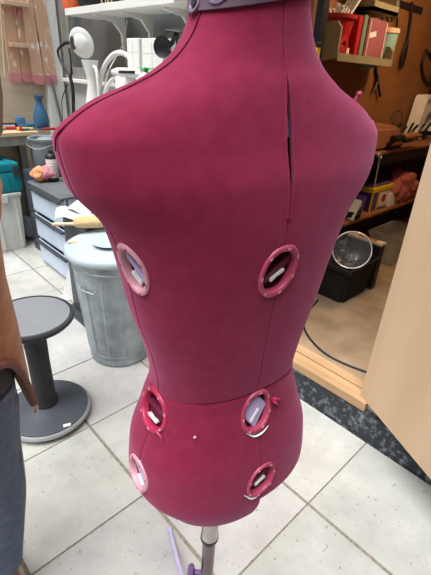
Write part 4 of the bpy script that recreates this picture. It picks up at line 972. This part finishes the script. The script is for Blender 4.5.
# scatter of black tools
r5 = random.Random(9)
for k, (px, py) in enumerate(((402, 123), (412, 127), (420, 120), (408, 133), (425, 130), (396, 125))):
    q = ay(px, py, BY+.16+.02*(k % 3)); q.z = btz; t = None; a = r5.uniform(-.6, .6)
    bm = NB(); x0 = q.x; h0 = btz+.03+(.0 if k < 3 else .02)
    d = Vector((math.cos(a), math.sin(a)*.3, 0))
    tube(bm, [Vector((x0, q.y, h0))-d*.13, Vector((x0, q.y, h0+.012)), Vector((x0, q.y, h0))+d*.12], .018, n=8)
    tube(bm, [Vector((x0, q.y, h0))-d*.02, Vector((x0, q.y, h0+.07))+d*.05, Vector((x0, q.y, h0+.10))+d*.10], .011, n=8)
    bx(bm, x0-.03, x0+.03, q.y-.02, q.y+.02, btz, h0, bev=.004)
    tag(obj('power_tool', bm, M['black'], None, 60), 'black tool in the dark heap of tools on the shed workbench', 'tool', 'black tools heaped on the shed workbench')
q = ay(397, 118, BY+.20); bm = NB(); torus(bm, q, .055, .0035, facing((-.4, -1, .2)), 40, 6); tube(bm, [q+Vector((0, 0, -.055)), Vector((q.x+.03, q.y, btz+.004))], .0035, n=6, smooth=False)
tag(obj('wire_coil', bm, M['black'], None, 80), 'thin black wire loop standing up behind the brown block', 'wire')
# white machine
a, b = ay(417, 128, BY+.20), ay(444, 128, BY+.20)
mz0, mz1 = btz, ay(420, 95, BY+.20).z
tm = thing('sewing_machine', 'off-white sewing machine with a dark opening on the shed workbench', 'sewing machine', ((a.x+b.x)/2+.02, BY+.26, btz))
x0m, x1m = a.x-.02, a.x+.48
bm = NB(); pr_ = [(x0m, mz0+.02), (x0m+.05, mz1-.03), (x0m+.08, mz1), (x1m, mz1+.01), (x1m, mz0+.02), (x1m-.12, mz0+.02), (x1m-.12, mz1-.13), (x0m+.20, mz1-.13), (x0m+.14, mz1-.17), (x0m+.12, mz0+.02)]
loft(bm, [[Vector((x, y, z)) for x, z in pr_] for y in (BY+.19, BY+.30)]); bmesh.ops.bevel(bm, geom=bm.edges[:], offset=.006, segments=2, affect='EDGES'); obj('arm', bm, M['white_pl'], tm, 40)
bm = NB(); bx(bm, x0m-.01, x1m, BY+.18, BY+.31, mz0, mz0+.045, bev=.008); obj('bed', bm, M['white_pl'], tm, 40)
for xx in (x0m+.10, x0m+.20):
    bm = NB(); lathe(bm, [(0, 0), (.022, 0), (.020, .008), (0, .010)], (xx, BY+.19, mz1-.05), 20, facing((0, -1, 0))); obj('control_dial', bm, M['greymetal'], tm, 50)
bm = NB(); lathe(bm, [(0, 0), (.025, 0), (.03, .09), (.018, .11), (.02, .13), (.045, .16), (.05, .28), (.035, .36), (0, .37)], (x0m+.30, BY+.25, mz1+.002), 24); tag(obj('duster', bm, M['blackcloth'], None, 60), 'dark upright brush standing on the sewing machine', 'brush')
# ---- wall shelf with red tub
HY = 1.52
sl, sr = ay(337, 56, HY), ay(392, 61, HY); hz = (sl.z+sr.z)/2
tH = thing('metal_shelf', 'putty grey metal shelf unit hung on the shed wall', 'shelf', ((sl.x+sr.x)/2, 1.75, hz))
bm = NB(); bx(bm, sl.x, sr.x, HY, 1.749, hz-.012, hz, bev=.002); bx(bm, sl.x, sr.x, HY-.004, HY, hz-.03, hz+.012); obj('board', bm, M['greymetal'], tH)
ptop = ay(336, 19, HY).z
for x, hh in ((sl.x, ptop), (sr.x-.012, ay(391, 46, HY).z)):
    bm = NB(); pr_ = [(HY, hz-.012), (HY, hh-.03), (HY+.03, hh), (1.749, hh), (1.749, hz-.06)]
    loft(bm, [[Vector((xx, y, z)) for y, z in pr_] for xx in (x-.004, x+.012)]); obj('end_panel', bm, M['greymetal'], tH)
uz = ay(392, 14, HY).z
bm = NB(); bx(bm, sl.x+.35, sr.x-.02, HY+.02, 1.749, uz, uz+.02); bx(bm, sl.x+.35, sr.x-.02, HY+.02, HY+.03, uz, uz+.05); obj('upper_board', bm, M['greymetal'], tH)
for u_ in (sl.x+.35, sr.x-.04): bm = NB(); bx(bm, u_, u_+.01, HY+.03, 1.749, uz, 2.4); obj('upright', bm, M['greymetal'], tH)
def sx(px, dy=.10): return ay(px, 45, HY+dy).x
# red tub with white sprigs
x_ = (sx(324)+sx(346))/2; rr_ = (sx(346)-sx(324))/2*.92; zt4 = ay(335, 14, HY+.1).z-hz
tr = thing('red_tub', 'red tapered tub full of white pegs on the metal shelf', 'tub', (x_, HY+.12, hz))
bm = NB(); lathe(bm, [(0, 0), (rr_*.62, 0), (rr_*.66, .01), (rr_*.95, zt4*.9), (rr_*1.08, zt4*.9), (rr_*1.1, zt4), (rr_*.95, zt4), (rr_*.6, .02), (0, .02)], (x_, HY+.12, hz), 36); obj('body', bm, M['red'], tr, 40)
r6 = random.Random(8)
for k in range(14):
    a = r6.uniform(0, 2*PI); d = r6.uniform(0, rr_*.65); p = Vector((x_+d*math.cos(a), HY+.12+d*math.sin(a)*.8, hz+zt4*.82)); tip = p+Vector((r6.uniform(-.05, .06), r6.uniform(-.03, .02), r6.uniform(.06, .10)))
    bm = NB(); tube(bm, [p, (p+tip)/2+Vector((.005, 0, 0)), tip], .009, n=7); tag(obj('peg', bm, M['paper'], None, 60), 'white plastic peg heaped in the red tub', 'peg', 'white pegs in the red tub')
for k in range(5):
    p = Vector((x_+rr_*.5, HY+.10+.02*k, hz+zt4*.8)); tip = p+Vector((.16+.02*k, -.02, .20+.02*k)); bm = NB(); tube(bm, [p, tip], .008, n=7, smooth=False); bmesh.ops.create_icosphere(bm, subdivisions=2, radius=.014, matrix=Matrix.Translation(tip)); tag(obj('paddle', bm, M['paper'], None, 60), 'long white stick leaning out of the red tub', 'stick', 'white sticks in the red tub')
# red tape dispenser, red boards, green book, pink case, cup
x_ = sx(341, .03); t = thing('tape_dispenser', 'red tape dispenser on the metal shelf in front of the red tub', 'tape dispenser', (x_, HY+.04, hz))
bm = NB(); bx(bm, x_-.05, x_+.05, HY+.012, HY+.05, hz, hz+.055, bev=.01); lathe(bm, [(.018, -.02), (.045, -.02), (.045, .02), (.018, .02), (.018, -.02)], (x_+.0, HY+.03, hz+.06), 28, facing((0, 1, 0))); obj('body', bm, M['red'], t, 40)
bm = NB(); bx(bm, x_+.045, x_+.075, HY+.015, HY+.045, hz, hz+.045, bev=.003); obj('cutter', bm, M['paper'], t)
def book(px0, px1, py, m, name, label, cat, lean=0, dy=.10, dep=.16):
    x0, x1 = sx(px0, dy), sx(px1, dy); h_ = ay((px0+px1)/2, py, HY+dy).z-hz; bm = NB()
    bx(bm, x0, x1-.004, HY+dy-.05, HY+dy-.05+dep, hz, hz+h_, bev=.003)
    if lean: bmesh.ops.transform(bm, matrix=about((x1, HY, hz), lean, 'Y'), verts=bm.verts)
    return tag(obj(name, bm, m, None), label, cat)
book(348, 352, 15, M['red'], 'folder', 'upright red folder beside the red tub', 'folder')
book(353, 357, 14, mat('grey_green_card', '6c7f72', rough=.6), 'folder', 'upright grey green folder between red folder and pink case', 'folder')
x0, x1 = sx(358), sx(377); h_ = ay(366, 16, HY+.05).z-hz; tk = thing('pink_case', 'dusky pink upright case with a white tag on the metal shelf', 'case', ((x0+x1)/2, HY+.10, hz))
bm = NB(); bx(bm, x0, x1-.006, HY+.05, HY+.17, hz, hz+h_, bev=.006); obj('case_body', bm, M['maroonbook'], tk)
bm = NB(); bx(bm, x0+.03, x0+.11, HY+.046, HY+.05, hz+h_*.55, hz+h_*.68, rot=about((x0+.07, HY+.05, hz+h_*.6), -.2, 'Y')); obj('tag_card', bm, M['paper'], tk)
bandm = mat('pale_pink_card', 'c79aa0', rough=.6)
for u0_, u1_ in ((x1-.028, x1-.008), (x0+.01, x0+.025)): bm = NB(); bx(bm, u0_, u1_, HY+.044, HY+.05, hz+.01, hz+h_-.01); obj('edge_band', bm, bandm, tk)
x_ = (sx(379)+sx(390))/2; rr_ = (sx(390)-sx(379))/2; h_ = ay(385, 28, HY+.1).z-hz
tcu = thing('travel_cup', 'pale teal cup with a white lid at the end of the metal shelf', 'cup', (x_, HY+.10, hz))
bm = NB(); lathe(bm, [(0, .0), (rr_*.8, 0), (rr_*.85, .01), (rr_*.98, h_*.85), (0, h_*.85)], (x_, HY+.1, hz), 32); obj('body', bm, M['tealcup'], tcu, 40)
bm = NB(); lathe(bm, [(rr_*1.0, h_*.84), (rr_*1.06, h_*.86), (rr_*1.02, h_), (0, h_)], (x_, HY+.1, hz), 32); obj('lid', bm, M['handlew'], tcu, 40)
# ---- tools hanging on the shed wall
HW = 1.735
def hang(name, label, cat, pts, r, m, head=None, grp=None, nail=True):
    a = ay(*pts[0], HW); t = thing(name, label, cat, (a.x, HW, a.z), group=grp)
    bm = NB(); tube(bm, [ay(x, y, HW) for x, y in pts], r, n=8); obj('handle', bm, m, t, 70)
    if head: 
        bm = NB(); head(bm); obj('head', bm, M['black'], t, 60)
    return t
bm = NB(); a = ay(384, -2, HW); b = ay(425, 3, HW); bx(bm, a.x, b.x, 1.738, 1.75, a.z-.02, a.z+.02); tag(obj('tool_rail', bm, M['black'], None), 'dark rail holding hanging tools on the shed wall', 'rail')
for k, (px, y1) in enumerate(((383, 24), (388, 28), (393, 22), (398, 33))):
    a = ay(px, 0, HW-.01); b = ay(px-1.5, y1, HW-.01); t = thing('chisel', ['shortest thin hand tool', 'second thin hand tool', 'third thin hand tool', 'longest thin hand tool'][k]+' from the left hanging on the shed wall', 'tool', (a.x, HW, b.z))
    bm = NB(); tube(bm, [Vector((a.x, HW-.01, a.z+.01)), Vector(((a.x+b.x)/2, HW-.01, (a.z+b.z)/2))], .014, n=8, smooth=False); obj('handle', bm, [M['steel'], M['black'], M['steel'], M['steel']][k], t, 60)
    bm = NB(); tube(bm, [Vector(((a.x+b.x)/2, HW-.01, (a.z+b.z)/2)), Vector((b.x, HW-.01, b.z))], .009, n=8, smooth=False); obj('blade', bm, M['black'], t, 60)
def spoonhead(bm):
    c = ay(404, 56, HW-.01); rr = []
    for u, wd in ((-.11, .012), (-.08, .026), (-.03, .038), (.03, .040), (.07, .03), (.09, .008)):
        rr.append([Vector((c.x+wd*math.cos(2*PI*k/16), HW-.012+.008*math.sin(2*PI*k/16), c.z-u)) for k in range(16)])
    loft(bm, rr)
hang('spatula', 'long black spatula with an oval head hanging on the shed wall', 'spatula', [(412, 2), (410, 25), (406, 46)], .011, M['black'], spoonhead)
def blades(bm):
    tube(bm, [ay(379, 78, HW-.01), ay(373, 92, HW-.01)], .010, n=6, smooth=False); tube(bm, [ay(377, 78, HW-.01), ay(380, 96, HW-.01)], .011, n=6, smooth=False)
hang('hanging_strap', 'dark strap and shears hanging below the metal shelf', 'strap', [(377, 64), (376, 70), (378, 80)], .012, M['black'], blades)
hang('coiled_lead', 'black looped cord hanging at the far right of the shed wall', 'cord', [(426, 52), (422, 64), (424, 78), (430, 84), (436, 72), (431, 56), (426, 50)], .012, M['black'])
# yellow spirit level on the door jamb
q0 = ax(316, 47, 1.70); bm = NB(); bx(bm, 1.67, 1.715, 1.11, 1.148, .40, q0.z, bev=.004)
tl2 = thing('spirit_level', 'yellow spirit level standing against the doorway post', 'spirit level', (1.56, 1.12, .207)); bm.free()
q0 = ax(315.5, 46, 1.56)
bm = NB(); bx(bm, 1.548, 1.572, q0.y-.018, q0.y+.012, .207, q0.z, bev=.002); obj('body', bm, M['yellow'], tl2)
bm = NB(); bx(bm, 1.546, 1.574, q0.y-.020, q0.y+.014, q0.z-.005, q0.z+.012, bev=.002); obj('end_cap', bm, M['black'], tl2)
# ================================================================ PERSON at the left edge
def skin_body(name, joints, edges, root, m, parent, sub=2, flat=None):
    me = bpy.data.meshes.new(name); names = list(joints); idx = {n: i for i, n in enumerate(names)}
    me.from_pydata([joints[n][0] for n in names], [(idx[a], idx[b]) for a, b in edges], [])
    o = bpy.data.objects.new(name, me); C.objects.link(o)
    sm = o.modifiers.new('skin', 'SKIN'); sm.use_smooth_shade = True; sm.branch_smoothing = 0.6
    for i, n in enumerate(names):
        r = joints[n][1]; me.skin_vertices[0].data[i].radius = r if isinstance(r, tuple) else (r, r)
        me.skin_vertices[0].data[i].use_root = (n == root)
    ss = o.modifiers.new('sub', 'SUBSURF'); ss.levels = sub; ss.render_levels = sub
    dg = bpy.context.evaluated_depsgraph_get(); ev = o.evaluated_get(dg); me2 = bpy.data.meshes.new_from_object(ev)
    o.modifiers.clear(); o.data = me2; me2.materials.clear(); me2.materials.append(m)
    me2.polygons.foreach_set('use_smooth', [True]*len(me2.polygons))
    if parent is not None: o.parent = parent; me2.transform(WM[parent.name].inverted()); WM[o.name] = WM[parent.name]
    return o
PX = Vector((0.0, 0.90, 0))       # below the hips; the person faces away from the camera
fd = Vector((0, 1, 0)); rs_ = Vector((1, 0, 0))     # rs_ = the person's right
def Pp(f_, s_, z): return PX+fd*f_+rs_*s_+Vector((0, 0, z))
def ln(z): return max(0, (z-.85))*.25      # the trunk leans to its right
J = {
 'pelvis': (Pp(0, 0, .86), (.14, .10)), 'waist': (Pp(0, ln(1.0), 1.0), (.115, .09)), 'chest': (Pp(.01, ln(1.15), 1.15), (.13, .10)), 'upper': (Pp(.01, ln(1.24), 1.24), (.11, .085)),
 'neck': (Pp(.015, .125, 1.34), .047), 'skull0': (Pp(.02, .14, 1.41), .062), 'skull1': (Pp(.03, .15, 1.48), .082), 'skull2': (Pp(.025, .15, 1.54), .070), 'nose': (Pp(.125, .15, 1.465), .012)}
Ed = [('pelvis', 'waist'), ('waist', 'chest'), ('chest', 'upper'), ('upper', 'neck'), ('neck', 'skull0'), ('skull0', 'skull1'), ('skull1', 'skull2'), ('skull1', 'nose')]
for s, n in ((1, 'r'), (-1, 'l')):
    sh_x = ln(1.25)
    J.update({n+'hip': (Pp(0, s*.085, .80), .092), n+'thigh': (Pp(.01, s*.088, .62), .076), n+'knee': (Pp(.0, s*.083, .44), .055), n+'calf': (Pp(-.005, s*.062, .30), .052), n+'ankle': (Pp(0, s*.045+.0, .085), .036),
     n+'foot': (Pp(.07, s*.05, .045), .034), n+'toe': (Pp(.16, s*.06, .030), .026), n+'ear': (Pp(.025, .15+s*.085, 1.47), .014),
     n+'shoulder': (Pp(.01, sh_x+s*.135, 1.25), .052), n+'elbow': (Pp(.10, .0+s*.15, 1.03), .038), n+'wrist': (Pp(.25, .02+s*.09, .95), .026), n+'palm': (Pp(.31, .02+s*.05, .94), (.036, .018))})
    Ed += [('pelvis', n+'hip'), (n+'hip', n+'thigh'), (n+'thigh', n+'knee'), (n+'knee', n+'calf'), (n+'calf', n+'ankle'), (n+'ankle', n+'foot'), (n+'foot', n+'toe'), ('upper', n+'shoulder'), (n+'shoulder', n+'elbow'), (n+'elbow', n+'wrist'), (n+'wrist', n+'palm'), ('skull1', n+'ear')]
    for k, (o_, L) in enumerate(((-.030, .060), (-.010, .072), (.010, .070), (.030, .058), (.045, .045))):
        f0_ = .345 if k < 4 else .32
        J[n+'f%da' % k] = (Pp(f0_, .02+s*.045, .94+o_), .009); J[n+'f%db' % k] = (Pp(f0_+L*.55, .02+s*.035, .94+o_*1.1), .008); J[n+'f%dc' % k] = (Pp(f0_+L*.9, .02+s*.02, .94+o_*1.1-.008), .007)
        Ed += [(n+'palm', n+'f%da' % k), (n+'f%da' % k, n+'f%db' % k), (n+'f%db' % k, n+'f%dc' % k)]
tPe = thing('person', 'person in a tan suede jacket and slate blue jeans standing at the left edge', 'person', PX)
body = skin_body('body', J, Ed, 'pelvis', M['skin'], tPe)
hc3 = Pp(.03, .15, 1.475)
for s in (-1, 1):
    bm = NB(); bmesh.ops.create_icosphere(bm, subdivisions=2, radius=.012, matrix=Matrix.Translation(hc3+fd*.072+rs_*(s*.030)+Vector((0, 0, .012)))); obj('eye', bm, M['white_pl'], body, 80)
bm = NB(); tube(bm, [hc3+fd*.078+rs_*.022+Vector((0, 0, -.048)), hc3+fd*.086+Vector((0, 0, -.050)), hc3+fd*.078-rs_*.022+Vector((0, 0, -.048))], .005, n=8); obj('mouth', bm, M['ring'], body, 80)
bm = NB(); rr = []
for z, ra, rb, off in ((1.62, .02, .02, -.005), (1.605, .07, .07, -.01), (1.58, .098, .104, -.012), (1.53, .112, .122, -.018), (1.47, .110, .128, -.025), (1.41, .100, .124, -.030), (1.35, .085, .112, -.035), (1.31, .05, .08, -.035)):
    c = Pp(off, .152, z)
    rr.append([c+fd*((ra*.55 if (math.cos(a) > 0.2 and z < 1.57) else ra)*math.cos(a))+rs_*(rb*math.sin(a)*(1+.03*math.sin(9*a))) for a in [2*PI*k/48 for k in range(48)]])
loft(bm, rr); obj('hair', bm, M['hair'], tPe, 80)
bm = NB(); n = 36
for s in (-1, 1):
    loft(bm, [[Pp(f_+ra*math.sin(2*PI*k/n), s*ss+ra*math.cos(2*PI*k/n)*(1+.02*math.sin(k*3+z*40)), z) for k in range(n)] for f_, ss, ra, z in ((0, .048, .052, .150), (0, .048, .066, .153), (0, .052, .068, .20), (-.003, .066, .076, .30), (0, .083, .084, .42), (.01, .086, .092, .55), (.0, .084, .112, .72), (0, .08, .118, .80))], cap0=False)
loft(bm, [[Pp(ra*math.sin(2*PI*k/48), rb*math.cos(2*PI*k/48), z) for k in range(48)] for ra, rb, z in ((.10, .16, .75), (.125, .185, .80), (.12, .178, .88), (.11, .16, .95))])
jn = obj('jeans', bm, M['denim'], tPe, 80)
bm = NB(); tube(bm, [Pp(-.05, .185, .78), Pp(-.04, .172, .60), Pp(-.035, .160, .44), Pp(-.03, .135, .30), Pp(-.03, .108, .17)], .0032, n=6); obj('side_seam', bm, M['rimgrey'], jn, 80)
bm = NB(); loft(bm, [[Pp(ra*math.sin(2*PI*k/48), .01+rb*math.cos(2*PI*k/48), z) for k in range(48)] for ra, rb, z in ((.128, .186, .805), (.132, .196, .81), (.128, .192, .90), (.115, .165, .99))]); obj('dark_top', bm, M['lining'], tPe, 80)
for s in (-1, 1):
    bm = NB(); rr = []
    for u, wd, h_ in ((-.085, .02, .05), (-.075, .036, .085), (-.03, .042, .10), (.04, .044, .085), (.10, .050, .062), (.16, .046, .048), (.195, .026, .035)):
        c = Pp(u+.01, s*.05, 0); rr.append([c+rs_*(wd*math.cos(a)+s*u*.07)+Vector((0, 0, h_*(.5+.5*math.sin(a))+.002)) for a in [2*PI*k/20 for k in range(20)]])
    loft(bm, rr); obj('shoe', bm, M['leather'], tPe, 70)
bm = NB(); n = 96; rings = []
tab = ((.905, .150, .205), (.93, .150, .204), (.98, .145, .198), (1.06, .140, .180), (1.14, .140, .166), (1.20, .125, .158), (1.265, .095, .125), (1.31, .065, .075))
def jring(z, ra, rb, inn=0.0):
    o = []
    for k in range(n):
        a = 2*PI*k/n; da = abs(((a+PI) % (2*PI))-PI)      # a = 0 is the person's right side
        w_ = math.exp(-(da/.42)**2); lowf = max(0, min(1, (1.02-z)/.115))
        o.append(Pp((ra-inn)*math.sin(a)*(1+.012*math.sin(7*a)), ln(z)*.9+(rb-inn+.014*w_*lowf)*math.cos(a), z-.235*w_*lowf**1.5))
    return o
rings = [jring(*t_, .010) for t_ in reversed(tab)]+[jring(*t_) for t_ in tab]
loft(bm, rings, cap0=False, cap1=False)
jk = obj('jacket', bm, M['suede'], tPe, 80, keep=False)
hem_ = jring(*tab[0]); bm = NB(); tube(bm, hem_+[hem_[0]], .009, n=8, k=2); obj('ribbed_trim', bm, M['cordtrim'], jk, 80)
bm = NB(); e0 = min(hem_, key=lambda v: v.z); tube(bm, [e0, e0+Vector((.006, 0, -.018)), e0+Vector((.002, 0, -.035))], .005, n=8); obj('zip_pull', bm, M['handlew'], jk, 70)
for s in (-1, 1):
    bm = NB(); pts = [Pp(.01, ln(1.25)+s*.105, 1.255), Pp(.04, ln(1.2)-.02+s*.135, 1.17), Pp(.10, .0+s*.145, 1.03), Pp(.16, .01+s*.12, .98), Pp(.235, .02+s*.098, .955)]
    tube(bm, pts, lambda u: .052-.014*u, n=20); obj('sleeve', bm, M['suede'], jk, 80)
